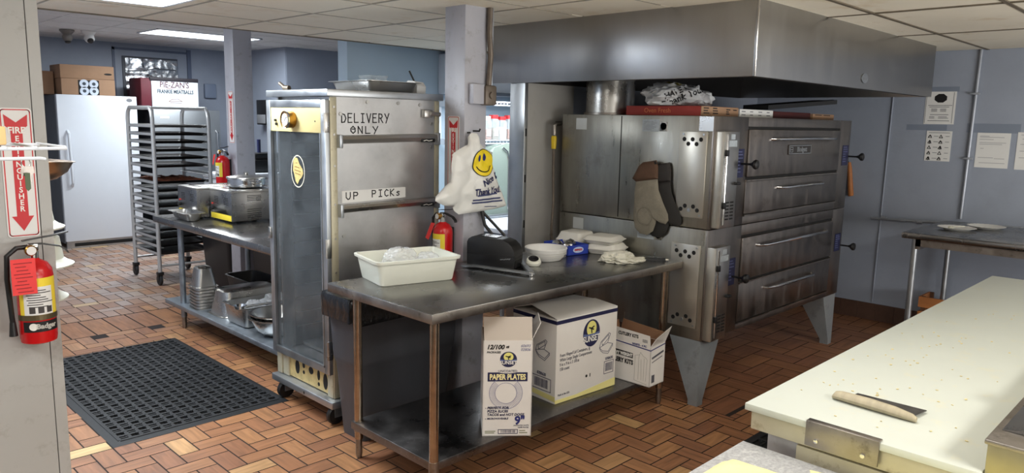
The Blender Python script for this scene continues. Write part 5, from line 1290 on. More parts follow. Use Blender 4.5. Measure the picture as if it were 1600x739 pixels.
b = MB(); b.lathe([(.147, .071), (.144, .078), (.09, .088), (0, .090)], (2.64, 5.50, pz), 36); b.lathe([(.012, .089), (.02, .105), (.02, .112), (0, .114)], (2.64, 5.50, pz), 16); b.build('lid', steel, t)
b = MB(); b.tube([(2.60, 5.36, pz+.05), (2.60, 5.335, pz+.045), (2.64, 5.33, pz+.035), (2.68, 5.335, pz+.045), (2.68, 5.36, pz+.05)], .005, 8); b.build('loop_handle', chrome, t)
open_pan('third_size_pan', 'small steel pan at the end of the prep table in front of the warmers', 'pan', 2.185, 5.52, 2.305, 5.83, .861, .064, steel)

# on the lower shelf
def inverted_stack(x, y, z, w, d, h, n, step):
    for k in range(n):
        lab = ('topmost upside-down square pan of the nested stack on the prep table shelf' if k == n-1 else
               'upside-down square pan at the bottom of the nested stack on the prep table shelf' if k == 0 else
               'upside-down square pan, number %d from the bottom of the nested shelf stack' % (k+1))
        open_pan('sixth_size_pan', lab, 'pan', x-w/2, y-d/2, x+w/2, y+d/2, z+k*step, h, steel, 'nested square pans', rim=.014, taper=.022, inv=True, rot=-4+rnd.uniform(-1.5, 1.5), rr_=.035)
inverted_stack(2.30, 5.56, .201, .155, .170, .150, 8, .0235)
open_pan('half_size_pan', 'large upside-down rounded steel pan on the prep table shelf beside the nested stack', 'pan', 2.26, 5.13, 2.72, 5.40, .201, .185, steel, None, rim=.016, taper=.03, inv=True, rr_=.06)
hp = open_pan('hotel_pan', 'deep steel pan full of clear wrapped utensils on the prep table shelf', 'pan', 2.235, 4.755, 2.72, 5.075, .201, .145, steel, None, rim=.016, taper=.014)
for i, (x, y, s_, lab) in enumerate(((2.54, 4.93, 1, 'crinkled clear plastic pack at the far end of the deep utensil pan'), (2.36, 4.88, .8, 'crinkled clear plastic pack at the near side of the deep utensil pan'))):
    b = MB(); b.blob((0, 0, .08), .10*s_, .07*s_, .08*s_, .35, 5, 4, 50+i, .001); o = b.build('clear_pack', clear_film, None); o.location = (x, y, .218); tag(o, lab, 'plastic pack', 'packs in the deep pan')
t = thing('ladle', 'steel ladle lying across the deep utensil pan on the shelf', 'ladle', (2.40, 4.78, .35))
b = MB(); b.tube([(2.27, 4.80, .352), (2.36, 4.77, .36), (2.58, 4.66, .375)], [.010, .008, .008], 10); b.build('handle', chrome, t)
b = MB(); b.lathe([(.005, 0), (.035, .012), (.045, .035), (.042, .035), (.033, .015), (0, .004)], (2.235, 4.815, .330), 20); b.build('scoop', chrome, t)
def bowl(label, x, y, z, r, h):
    t = thing('mixing_bowl', label, 'bowl', (x, y, z), 0, 'steel mixing bowls')
    b = MB(); b.lathe([(r*.40, 0), (r*.52, .006), (r*.80, h*.38), (r*.95, h*.85), (r*.985, h-.004), (r*1.08, h-.002), (r*1.08, h+.002), (r*.975, h+.001), (r*.935, h*.85), (r*.785, h*.40), (r*.50, .014), (0, .012)], (x, y, z), 40); b.build('bowl_shell', steel, t)
bowl('lower of the two nested steel mixing bowls on the prep table shelf', 2.36, 4.525, .201, .178, .128)
bowl('upper of the two nested steel mixing bowls on the prep table shelf', 2.365, 4.53, .2275, .174, .128)
t = thing('colander', 'steel colander with holes behind the mixing bowls on the shelf', 'colander', (2.78, 4.93, .201))
b = MB(); b.lathe([(.065, 0), (.082, .01), (.092, .15), (.10, .154), (.10, .158), (.088, .157), (.078, .015), (0, .008)], (2.845, 4.95, .201), 32); cl_ = b.build('colander_shell', steel, t)
b = MB()
for k in range(26):
    for j in range(4):
        a = 2*PI*(k+.5*(j % 2))/26; r_ = .0840+.0020*j; z = .23+.027*j
        p = Vector((2.845+r_*1.012*math.cos(a), 4.95+r_*1.012*math.sin(a), z)); u_ = Vector((-math.sin(a), math.cos(a), 0))
        b.prism(ell(0, 0, .0045, .0045, 6), -.001, .0015, p, u_, ZA)
b.build('perforation', dark_m, cl_)
open_pan('roasting_pan', 'dark roasting pan behind the upside-down pan on the prep table shelf', 'pan', 2.62, 5.42, 2.87, 5.90, .201, .16, tray_black, None, rim=.014, taper=.02, rr_=.05)

t = thing('storage_bin', 'black plastic storage bin on the floor behind the prep table', 'bin', (2.98, 6.65, 0))
b = MB(); b.rings([rr(3.02, 6.68, 3.50, 7.22, 0, .04), rr(2.98, 6.64, 3.54, 7.26, .70, .04), rr(2.95, 6.62, 3.57, 7.28, .71, .04), rr(2.95, 6.62, 3.57, 7.28, .75, .04)]); b.build('bin_body', black_m, t)
t = thing('storage_bin', 'black plastic bin behind the prep table beside the pillar behind the food warmers', 'bin', (3.2, 5.6, 0))
b = MB(); b.rings([rr(3.06, 5.42, 3.50, 6.28, 0, .04), rr(3.03, 5.40, 3.54, 6.30, .72, .04), rr(3.01, 5.38, 3.56, 6.32, .73, .04), rr(3.01, 5.38, 3.56, 6.32, .77, .04)]); b.build('bin_body', black_m, t)

# anti-fatigue mats
def mat_mesh(name, label, x0, y0, x1, y1, holes=True, px=.052, py=.052):
    t = thing(name, label, 'floor mat', (x0, y0, 0), 0)
    b = MB(); bd = .045; h = .013
    b.rings([[(x0, y0, .001), (x1, y0, .001), (x1, y1, .001), (x0, y1, .001)], [(x0+bd, y0+bd, h), (x1-bd, y0+bd, h), (x1-bd, y1-bd, h), (x0+bd, y1-bd, h)]], caps=(True, False)); b.build('bevelled_border', rubber, t)
    b = MB()
    nx, ny = int((x1-x0-2*bd)/px), int((y1-y0-2*bd)/py); dx, dy = (x1-x0-2*bd)/nx, (y1-y0-2*bd)/ny
    for i in range(nx+1):
        x = x0+bd+i*dx; b.box(x-.009, y0+bd, .003, x+.009, y1-bd, h+.0005)
    for j in range(ny+1):
        y = y0+bd+j*dy
        b.box(x0+bd, y-.009, .003, x1-bd, y+.009, h+.0008)
    for i in range(nx):
        for j in range(ny):
            x, y = x0+bd+(i+.5)*dx, y0+bd+(j+.5)*dy
            b.lathe([(.0085, .002), (.008, h+.004), (.005, h+.0055)], (x+.015, y+.015, 0), 6)
            if (i+j) % 2 == 0: b.box(x-.022, y-.005, .003, x+.022, y+.005, h)
    b.build('rubber_grid', rubber, t)
    b = MB(); b.quad((x0+bd, y0+bd, .0025), (x1-bd, y0+bd, .0025), (x1-bd, y1-bd, .0025), (x0+bd, y1-bd, .0025)); b.build('underside', dark_m, t)
mat_mesh('rubber_floor_mat', 'large black perforated rubber mat on the tiles in front of the holding cabinet', 1.115, 3.86, 2.07, 5.56)
mat_mesh('rubber_floor_mat', 'long black rubber mat along the white prep counter', 2.2, .95, 6.55, 1.752, px=.09, py=.09)
t = thing('rubber_floor_mat', 'small black floor mat at the foot of the white freezer', 'floor mat', (1.65, 8.87, 0))
b = MB(); b.box(1.60, 8.90, .001, 2.24, 9.95, .014, bev=.005); b.build('pad', rubber, t)

# ================================================================ rolling rack with sheet pans
RX0, RX1, RY0, RY1 = 2.645, 3.175, 7.39, 8.04
rack_m = mat('rack_aluminium', S(186, 187, 188), 0.42, 0.45, var=0.05, scale=8)
t = thing('sheet_pan_rack', 'tall rolling aluminium rack of sheet pans in front of the white freezer', 'rack', (RX0, RY0, 0))
for x in (RX0, RX1):
    b = MB(); b.tube([(x, RY0, .13), (x, RY0, 1.60), (x, RY0+.015, 1.66), (x, RY0+.06, 1.70), (x, RY1-.06, 1.70), (x, RY1-.015, 1.66), (x, RY1, 1.60), (x, RY1, .13)], .019, 10); b.build('side_frame', rack_m, t)
b = MB()
for y in (RY0+.06, RY1-.06):
    b = MB(); b.tube([(RX0, y, 1.70), (RX1, y, 1.70)], .012, 8); b.build('top_bar', rack_m, t)
for y in (RY0, RY1):
    b = MB(); b.tube([(RX0, y, .19), (RX1, y, .19)], .012, 8); b.build('bottom_bar', rack_m, t)
for x in (RX0, RX1):
    for y in (RY0, RY1):
        b = MB(); b.box(x-.028, y-.028, .105, x+.028, y+.028, .135, bev=.004); b.box(x-.022, y-.008, .045, x-.016, y+.03, .11); b.box(x+.016, y-.008, .045, x+.022, y+.03, .11); c_ = b.build('caster', black_m, t)
        b = MB(); b.lathe([(.015, -.015), (.050, -.014), (.056, -.008), (.056, .008), (.050, .014), (.015, .015)], (x, y+.015, .057), 22, ax='x'); b.build('wheel', rubber, c_)
TOPZ, STEP = 1.525, .0765
for k in range(17):
    z = TOPZ-k*STEP
    for x, s_ in ((RX0, 1), (RX1, -1)):
        b = MB(); b.box(min(x, x+s_*.045), RY0-.01, z-.012, max(x, x+s_*.045), RY1+.01, z-.008); b.box(min(x, x+s_*.004), RY0-.01, z-.012, max(x, x+s_*.004), RY1+.01, z+.016); b.build('ledge', rack_m, t)
ORD = {0: 'topmost sheet pan on the rolling rack, pale rimmed', 7: 'sheet pan covered with brown burnt crumbs, halfway down the rolling rack'}
names = ['topmost', 'second', 'third', 'fourth', 'fifth', 'sixth', 'seventh', 'eighth', 'ninth', 'tenth', 'eleventh', 'twelfth', 'thirteenth', 'fourteenth', 'fifteenth', 'sixteenth', 'seventeenth']
full = [k for k in range(17) if k not in (6, 12)]
for n_, k in enumerate(full):
    z = TOPZ-k*STEP-.0075
    lab = ORD.get(k, 'dark sheet pan, %s from the top of the rolling rack' % names[n_])
    p = open_pan('sheet_pan', lab, 'sheet pan', RX0+.024, RY0+.02+rnd.uniform(-.02, .02), RX1-.024, RY1-.01, z, .026, alu_dull if k == 0 else tray_black, 'sheet pans in the rolling rack', rim=.012, taper=.010, rr_=.02)
    if k == 7:
        b = MB(); rg = []
        nx, ny = 26, 30; g_ = {}
        for i in range(nx+1):
            for j in range(ny+1):
                x, y = RX0+.05+(RX1-RX0-.10)*i/nx, RY0+.05+(RY1-RY0-.10)*j/ny
                e_ = min(i, nx-i, j, ny-j)
                w = mnoise.noise(Vector((x*14, y*14, 3)))+.6*mnoise.noise(Vector((x*40, y*40, 3)))
                g_[i, j] = b.bm.verts.new((x, y, z+(.004 if e_ == 0 else max(.005, .032+.022*w))))
        for i in range(nx):
            for j in range(ny): b.bm.faces.new((g_[i, j], g_[i+1, j], g_[i+1, j+1], g_[i, j+1]))
        o = b.build('burnt_crumbs', crumb, None); tag(o, 'brown burnt crumbs spread over one sheet pan of the rolling rack', 'crumbs'); o['kind'] = 'stuff'

# ================================================================ back room: freezer, fridge, cartons
t = thing('upright_freezer', 'tall white upright freezer with a long door handle in the back room', 'freezer', (2.54, 10.1, 0))
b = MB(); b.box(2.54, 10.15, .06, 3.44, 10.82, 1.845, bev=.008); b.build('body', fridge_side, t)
b = MB(); b.box(2.545, 10.095, .085, 3.44, 10.15, 1.848, bev=.010); d = b.build('door', white_enamel, t)
b = MB(); b.tube([(2.64, 10.095, 1.42), (2.64, 10.05, 1.39), (2.645, 10.045, 1.1), (2.65, 10.05, .80), (2.65, 10.095, .76)], .017, 12); b.build('handle', white_enamel, d)
b = MB(); b.prism(ell(3.35, 1.80, .035, .022), .0003, .001, (0, 10.095, 0), XA, ZA); b.build('badge', print_grey, d)
b = MB(); b.box(2.56, 10.12, 0, 3.42, 10.16, .083); g_ = b.build('kick_plate', alu_dull, t)
b = MB(); b.box(2.64, 10.116, .02, 3.34, 10.121, .06, bev=.002); b.build('grille', dark_m, g_)
t = thing('steel_fridge', 'stainless fridge standing behind the rolling rack', 'fridge', (3.60, 10.0, 0))
b = MB(); b.box(3.60, 10.06, 0, 4.46, 10.80, 1.70, bev=.006); b.build('body', mat('fridge_black', S(30, 30, 34), .45), t)
b = MB(); b.box(3.60, 10.0, .10, 4.46, 10.06, 1.70, bev=.008); d = b.build('door', mat('fridge_steel', S(158, 162, 166), .42, .85, var=.04, scale=5), t)
b = MB(); b.tube([(4.40, 10.0, 1.43), (4.40, 9.95, 1.40), (4.40, 9.95, 1.05), (4.40, 10.0, 1.02)], .014, 10); b.build('handle', chrome, d)
b = MB(); b.box(3.68, 9.997, 1.585, 3.79, 10.001, 1.612); b.build('badge', white_ink, d)
t = thing('insulated_bag', 'red insulated food bag with a white printed front on top of the steel fridge', 'bag', (3.52, 10.08, 1.70))
b = MB(); b.box(3.49, 10.08, 1.702, 4.215, 10.5, 2.09, bev=.02); b.build('bag_body', mat('bag_maroon', S(96, 26, 40), .6, var=.1), t)
b = MB(); b.box(3.60, 10.068, 2.055, 4.215, 10.10, 2.105, bev=.008); b.build('bag_rim', mat('bag_black', S(34, 28, 36), .6), t)
b = MB(); b.box(3.615, 10.062, 1.712, 4.205, 10.082, 2.055, bev=.006); fp = b.build('front_panel', white_enamel, t)
text_mb("PIE-ZAN'S", .105, (3.90, 10.061, 2.01), XA, ZA, weight=.0015, sx=.82).build('lettering', mat('maroon_ink', S(92, 52, 64), .6), fp)
text_mb('FRANKIE MEATBALLS', .066, (3.91, 10.061, 1.925), XA, ZA, weight=.002, sx=.74).build('lettering', mat('teal_ink', S(50, 64, 76), .6), fp)
b = MB(); strokes(b, [[(3.82, 1.80), (3.86, 1.83), (3.94, 1.835), (3.99, 1.805), (3.82, 1.80)], [(3.84, 1.785), (3.98, 1.785)], [(3.80, 1.965), (4.0, 1.965)]], (0, 10.061, 0), XA, ZA, .007); b.build('pizza_drawing', mat('sepia_ink', S(150, 120, 110), .6), fp)
def cbox(label, x0, y0, z0, x1, y1, z1, group='cartons on the freezer'):
    t = thing('cardboard_carton', label, 'carton', (x0, y0, z0), 0, group)
    b = MB(); b.box(x0, y0, z0, x1, y1, z1, bev=.004); b.build('carton', kraft, t)
    return t
c1 = cbox('open brown carton of white rolls on top of the white freezer', 2.62, 10.14, 1.849, 3.21, 10.55, 2.04)
b = MB(); b.prism([(2.80, 1.852), (3.03, 1.852), (3.03, 2.025), (2.80, 2.025)], .0003, .001, (0, 10.14, 0), XA, ZA); b.build('opening', dark_m, c1)
c2 = cbox('brown carton stacked on the open carton on the freezer', 2.615, 10.135, 2.041, 3.205, 10.56, 2.20)
b = MB(); b.prism(ell(3.135, 2.105, .045, .012), .0003, .0012, (0, 10.135, 0), XA, ZA); b.build('hand_hole', dark_m, c2)
cbox('darker brown carton at the left edge of the freezer top', 2.40, 10.36, 1.849, 2.60, 10.78, 2.12)
RL = ('upper left', 'upper right', 'lower left', 'lower right')
for i, (x, z) in enumerate(((2.862, 1.982), (2.968, 1.982), (2.862, 1.896), (2.968, 1.896))):
    t = thing('paper_roll', '%s white paper roll in the open freezer-top carton' % RL[i], 'paper roll', (x, 10.13, z), 0, 'white rolls in the carton')
    b = MB(); b.lathe([(.018, -.012), (.050, -.012), (.052, 0), (.052, .008)], (x, 10.139, z), 22, ax='y'); b.build('roll', mat('blue_white_paper', S(206, 216, 230), .7, var=.1, scale=30), t)
    b = MB(); b.lathe([(.020, -.0125), (.004, -.0125)], (x, 10.139, z), 16, ax='y', caps=(False, True)); b.build('core', mat('core_dark', S(60, 70, 80), .7), t)
t = thing('foil_sheet', 'foil covered panel with dark taped edges on the far wall', 'panel', (3.9, 10.84, 2.1))
b = MB(); b.box(3.535, 10.835, 1.77, 4.262, 10.85, 2.395, bev=.01); b.build('tape_edge', mat('tape_dark', S(78, 82, 92), .5), t)
b = MB(); n1, n2 = 34, 26; g_ = {}
for i in range(n1+1):
    for j in range(n2+1):
        x, z = 3.57+.68*i/n1, 1.80+.57*j/n2
        g_[i, j] = b.bm.verts.new((x, 10.83-.016*abs(mnoise.noise(Vector((x*6, 1, z*14))))-.006*mnoise.noise(Vector((x*20, 2, z*20))), z))
for i in range(n1):
    for j in range(n2): b.bm.faces.new((g_[i, j], g_[i+1, j], g_[i+1, j+1], g_[i, j+1]))
b.build('foil', foil_m, t)
b = MB(); strokes(b, [[(3.60, 2.20), (3.80, 2.21), (3.95, 2.25), (4.22, 2.24)], [(3.78, 2.36), (3.80, 2.26)], [(3.60, 2.06), (4.0, 2.1)]], (0, 10.812, 0), XA, ZA, .014); b.build('tape_seam', mat('tape_dark', S(78, 82, 92), .5), t)
t = thing('wall_switch_box', 'grey blue box mounted on the far wall to the right of the bag', 'electrical box', (4.69, 10.85, 1.98))
b = MB(); b.box(4.61, 10.79, 1.88, 4.77, 10.849, 2.08, bev=.008); b.build('cover', mat('box_blue_grey', S(124, 136, 158), .5), t)
# security cameras under the far ceiling
def camera_dome(label, x, y, col, tilt):
    t = thing('security_camera', label, 'security camera', (x, y, FARC), 0, 'dome cameras')
    b = MB(); b.lathe([(.075, 0), (.078, -.012), (.05, -.045), (.046, -.05)], (x, y, FARC-.001), 24); b.build('mount', col, t)
    b = MB(); b.lathe([(0, -.058), (.03, -.05), (.052, -.02), (.055, .005), (.04, .035), (0, .05)], (0, 0, 0), 24, M=Matrix.Translation((x, y-.01, FARC-.082)) @ Matrix.Rotation(tilt, 4, 'X')); bl = b.build('ball', col, t)
    b = MB(); b.lathe([(0, -.072), (.026, -.066), (.034, -.050)], (0, 0, 0), 20, M=Matrix.Translation((x, y-.01, FARC-.082)) @ Matrix.Rotation(tilt, 4, 'X')); b.build('lens', black_m, bl)
camera_dome('grey dome camera under the back room ceiling', 2.60, 9.70, mat('camera_grey', S(120, 116, 112), .4), R(-10))
camera_dome('white ball camera under the back room ceiling beside the grey one', 2.80, 9.62, white_paper, R(-52))
# white chest and dark things beyond the left pillar
t = thing('chest_freezer', 'low white chest freezer beyond the food warmers', 'freezer', (3.75, 8.5, 0))
b = MB(); b.box(3.78, 8.40, .05, 5.0, 9.0, .90, bev=.012); b.build('body', white_enamel, t)
b = MB(); b.box(3.77, 8.39, .905, 5.01, 9.01, .965, bev=.012); b.build('lid', white_enamel, t)
for x, y in ((3.85, 8.45), (4.93, 8.45), (3.85, 8.95), (4.93, 8.95)):
    b = MB(); b.tube([(x, y, 0), (x, y, .055)], .02, 10); b.build('foot', black_m, t)
t = thing('label_printer', 'dark appliance on the white chest freezer beside the glass door cabinet', 'appliance', (4.35, 8.6, .966))
b = MB(); b.box(4.20, 8.52, .966, 4.62, 8.85, 1.12, bev=.015); b.box(4.22, 8.54, 1.12, 4.60, 8.80, 1.20, bev=.02); b.build('case', black_m, t)
b = MB(); b.tube([(4.33, 8.66, 1.20), (4.33, 8.66, 1.36)], .022, 10); b.build('post', mat('navy_plastic', S(40, 46, 90), .4), t)
t = thing('wall_speaker', 'dark boxy speaker on the lavender wall beyond the food warmers', 'speaker', (5.1, 9.9, 1.6))
b = MB(); b.box(4.98, 9.72, 1.52, 5.118, 10.0, 1.86, bev=.01); b.build('case', black_m, t)
b = MB(); b.box(4.975, 9.74, 1.54, 4.981, 9.98, 1.66, bev=.002); b.build('panel', print_grey, t)

# ================================================================ store room seen between pillar and partition
t = thing('spice_shelf', 'white wire wall shelf of spice jars beyond the pillar', 'shelf', (4.85, 5.1, 1.47))
b = MB()
for z in (1.465, 1.815):
    for y in (5.02, 5.16, 5.30, 5.44): b.tube([(4.5, y, z), (6.2, y, z)], .006, 6)
    b.tube([(4.5, 5.02, z-.03), (6.2, 5.02, z-.03)], .006, 6)
    for k in range(40): b.tube([(4.5+k*.043, 5.02, z-.03), (4.5+k*.043, 5.02, z), (4.5+k*.043, 5.44, z+.004)], .003, 4)
b.build('wire_deck', white_enamel, t)
b = MB()
for x in (4.52, 6.15):
    for z in (1.465, 1.815): b.box(x-.01, 5.03, z-.05, x+.01, 5.46, z-.004)
    b.box(x-.012, 5.445, 1.43, x+.012, 5.46, 1.83)
    b.build('bracket', white_enamel, t); b = MB()
JL = ('leftmost', 'second', 'third', 'fourth', 'fifth')
for i, x in enumerate((4.78, 4.875, 4.975, 5.075, 5.17)):
    t = thing('spice_jar', '%s clear spice jar from the left on the wire shelf' % JL[i], 'jar', (x, 5.11, 1.472), 0, 'spice jars on the wire shelf')
    k = .043; z = 1.472; hh = .20+.012*(i % 2)
    b = MB(); b.rings([rr(x-k, 5.06, x+k, 5.14, z, .012), rr(x-k, 5.06, x+k, 5.14, z+hh*.8, .012), rr(x-k*.8, 5.07, x+k*.8, 5.13, z+hh*.9, .012)]); b.build('glass', clear_jar, t)
    b = MB(); b.rings([rr(x-k+.004, 5.064, x+k-.004, 5.136, z+.003, .010), rr(x-k+.004, 5.064, x+k-.004, 5.136, z+hh*(.45+.06*(i % 3)), .010)]); b.build('spice', (jar_brown, mat('spice_grey', S(120, 112, 100), .7), white_paper, jar_brown, mat('spice_tan', S(170, 140, 100), .7))[i], t)
    b = MB(); b.rings([rr(x-k*.82, 5.068, x+k*.82, 5.132, z+hh*.9, .012), rr(x-k*.82, 5.068, x+k*.82, 5.132, z+hh*1.06, .012)]); b.build('lid', jar_red if i else white_plastic, t)
    b = MB(); b.box(x-.028, 5.0585, z+.03, x+.022, 5.060, z+.095); b.build('label', white_paper, t)
t = thing('dough_mixer', 'sage green enamelled machine standing beyond the pillar', 'mixer', (4.8, 4.95, .80))
b = MB(); b.rings([[(x, 5.0, z) for x, z in q] for q in ([(4.70, .78), (5.35, .78), (5.35, 1.38), (5.30, 1.42), (4.95, 1.44), (4.80, 1.40), (4.72, 1.30)],)]+[[(x, 5.38, z) for x, z in ([(4.70, .78), (5.35, .78), (5.35, 1.38), (5.30, 1.42), (4.95, 1.44), (4.80, 1.40), (4.72, 1.30)])]]); b.build('housing', green_case, t)
b = MB(); b.tube([(4.98, 4.995, .82), (4.98, 4.995, 1.28), (4.96, 4.995, 1.36), (4.90, 4.995, 1.40)], .009, 8); b.build('trim_tube', chrome, t)
b = MB(); b.box(5.05, 4.995, 1.19, 5.35, 5.001, 1.195); b.box(5.03, 4.99, .97, 5.10, 5.001, 1.0); b.tube([(5.055, 4.985, 1.0), (5.055, 4.985, 1.06)], .012, 8); b.build('switch', dark_m, t)
b = MB(); b.box(4.66, 4.94, .76, 5.40, 5.40, .785, bev=.004); b.build('base_plate', alu, t)
t = thing('white_worktable', 'white topped table beyond the pillar, under the sage green machine', 'table', (4.5, 4.5, 0))
b = MB(); b.box(4.30, 4.35, .715, 5.6, 5.43, .755, bev=.006); b.build('tabletop', white_enamel, t)
b = MB(); b.box(4.32, 4.37, .66, 5.58, 4.39, .714); b.build('apron', alu_dull, t)
for x, y in ((4.36, 4.42), (5.54, 4.42), (4.36, 5.36), (5.54, 5.36)):
    b = MB(); b.tube([(x, y, 0), (x, y, .715)], .02, 12); b.build('leg', galv, t)
t = thing('reach_in_cabinet', 'white wall cabinet above the spice shelf beyond the pillar', 'cabinet', (4.5, 5.1, 1.9))
b = MB(); b.box(4.5, 5.06, 1.88, 6.2, 5.455, 2.24, bev=.008); b.build('case', mat('cabinet_pale', S(200, 206, 214), .35), t)
b = MB(); b.box(4.5, 5.05, 1.872, 6.2, 5.061, 1.90); b.build('lower_rail', chrome, t)

# ================================================================ near left: wire shelf, key, tubs behind the wall
t = thing('wire_shelf', 'white coated wire shelf end in front of the nearest extinguisher sign', 'shelf', (.30, 1.75, 1.56))
b = MB()
for y, z in ((1.74, 1.575), (1.95, 1.575)): b.tube([(-.5, y, z), (.452, y, z)], .0035, 8)
for k in range(18): x = .448-k*.052; b.tube([(x, 1.735, 1.578), (x, 1.955, 1.578)], .0025, 6)
b.build('wire_deck', white_enamel, t)
b = MB(); b.tube([(-.5, 1.73, 1.556), (.40, 1.73, 1.556), (.41, 1.735, 1.554)], .0035, 8); b.build('hang_rail', white_enamel, t)
b = MB(); b.tube([(-.48, 1.96, .3), (-.48, 1.96, 1.9)], .012, 10); b.tube([(-.48, 1.74, .3), (-.48, 1.74, 1.9)], .012, 10); b.build('post', white_enamel, t)
t = thing('wooden_block', 'pale wooden block lying on the white wire shelf', 'block', (.30, 1.80, 1.58))
b = MB(); b.box(.20, 1.76, 1.5815, .352, 1.90, 1.618, bev=.003); b.build('block', mat('pale_block', S(224, 186, 128), .6, var=.08), t)
t = thing('key_ring', 'bunch of keys hanging from the wire shelf rail', 'keys', (.375, 1.73, 1.55))
b = MB(); b.tube([(.375+.008*math.cos(2*PI*k/14), 1.73, 1.5475+.009*math.sin(2*PI*k/14)) for k in range(15)], .0013, 6); b.build('ring', steel, t)
b = MB(); b.prism([(.366, 1.541), (.382, 1.541), (.384, 1.525), (.379, 1.521), (.379, 1.502), (.372, 1.502), (.371, 1.521), (.365, 1.525)], -.001, .001, (0, 1.728, 0), XA, ZA); b.build('key', steel_edge, t)
b = MB(); b.prism([(.376, 1.541), (.388, 1.540), (.389, 1.527), (.383, 1.523), (.383, 1.508), (.379, 1.508), (.378, 1.523)], -.001, .001, (0, 1.733, 0), XA, ZA); b.build('key', steel_edge, t)
b = MB(); b.prism([(.370, 1.528), (.379, 1.528), (.379, 1.497), (.374, 1.492), (.370, 1.497)], -.001, .001, (0, 1.723, 0), XA, ZA); b.build('key_tag', mat('key_green', S(60, 76, 44), .5), t)
t = thing('wire_rack', 'wire rack standing behind the grey end wall', 'rack', (.55, 3.45, 0))
b = MB()
for z in (.86, 1.0, 1.16, 1.355):
    for y in (3.40, 3.5, 3.6, 3.7, 3.8): b.tube([(.5, y, z), (.80, y, z)], .004, 6)
for x, y in ((.5, 3.40), (.5, 3.80), (.79, 3.80)): b.tube([(x, y, 0), (x, y, 1.75)], .012, 8)
b.build('frame', galv, t)
t = thing('mixing_bowl', 'steel bowl tipped out past the edge of the grey end wall', 'bowl', (.80, 3.6, 1.36), 0)
b = MB(); b.lathe([(.05, .0), (.09, .012), (.13, .045), (.150, .085), (.158, .086), (.158, .089), (.147, .089), (.125, .05), (.085, .018), (0, .012)], (0, 0, 0), 36, M=Matrix.Translation((.795, 3.6, 1.362)) @ Matrix.Rotation(R(4), 4, 'Y')); b.build('bowl_shell', mat('bowl_bronze', S(170, 150, 130), .28, 1.0, var=.25, scale=8), t)
for i, (z, dx, lab) in enumerate(((1.165, -.018, 'topmost of the three white plastic tubs peeking past the grey end wall'), (1.005, .008, 'middle one of the three white plastic tubs peeking past the grey end wall'), (.865, -.022, 'lowest of the three white plastic tubs peeking past the grey end wall'))):
    t = thing('plastic_tub', lab, 'tub', (.75, 3.6, z), 0, 'white tubs behind the left wall')
    b = MB(); b.lathe([(.155, 0), (.156, .006), (.135, .016), (.118, .03), (.106, .12), (.09, .128), (0, .130)], (.765+dx, 3.6, z), 30); b.build('tub_shell', white_plastic, t)
# ================================================================ right: steel table, plates, crate, papers
t = thing('steel_table', 'steel table against the blue wall holding two paper plates', 'table', (5.67, 1.73, 0))
RZ = .93
b = MB(); b.box(5.66, -.6, RZ-.045, X_R-.05, 1.735, RZ, bev=.012); b.build('tabletop', steel_top, t)
for x, y in ((5.74, 1.66), (6.58, 1.66), (5.74, -.5), (6.58, -.5)):
    b = MB(); b.tube([(x, y, .02), (x, y, RZ-.04)], .021, 14); lg = b.build('leg', alu, t)
    b = MB(); b.tube([(x, y, 0), (x, y, .03)], .017, 12); b.build('foot', steel_edge, lg)
b = MB(); b.box(5.72, 1.62, RZ-.12, 6.60, 1.66, RZ-.05); b.box(5.72, -.5, RZ-.10, 5.76, 1.66, RZ-.05); b.build('apron', steel_edge, t)
def plate(label, x, y, z, r):
    t = thing('paper_plate', label, 'plate', (x, y, z), 0, 'paper plates on the steel table')
    n = 48; prof = [(r*.62, 0), (r*.68, .004), (r*.80, .012), (r*.98, .018), (r, .019), (r*.98, .0205), (r*.80, .0145), (r*.68, .007), (r*.60, .003), (0, .0028)]
    b = MB(); b.rings([[(x+q*(1+(.006 if (k % 2) and q > r*.75 else 0))*math.cos(2*PI*k/n), y+q*(1+(.006 if (k % 2) and q > r*.75 else 0))*math.sin(2*PI*k/n), z+h+(.0016 if (k % 2) and q > r*.75 else 0)) for k in range(n)] for q, h in prof]); b.build('plate_shell', white_paper, t)
plate('nearer paper plate with a food scrap on the steel table', 6.10, 1.50, RZ+.001, .125)
plate('farther empty paper plate on the steel table', 6.37, 1.375, RZ+.001, .125)
t = thing('food_scrap', 'small white scrap on the nearer paper plate', 'food', (6.08, 1.52, RZ+.005))
b = MB(); b.blob((6.07, 1.53, RZ+.016), .03, .018, .012, .4, 6, 3, 77, RZ+.0045); b.tube([(6.075, 1.53, RZ+.02), (6.14, 1.46, RZ+.026)], .004, 6); b.build('scrap', cloth_w, t)
t = thing('wooden_crate', 'brown wooden slatted crate on the floor under the steel table', 'crate', (6.55, 1.5, 0))
for z in (.02, .13, .25):
    for q in ((6.42, 1.775, 6.68, 1.79), (6.42, 1.20, 6.435, 1.775), (6.42, 1.185, 6.68, 1.20)):
        b = MB(); b.box(q[0], q[1], z, q[2], q[3], z+.085); b.build('slat', wood_or, t)
for x, y in ((6.436, 1.75), (6.655, 1.75), (6.436, 1.20), (6.655, 1.20)):
    b = MB(); b.box(x, y, 0, x+.025, y+.025, .335); b.build('corner_post', wood_dk, t)

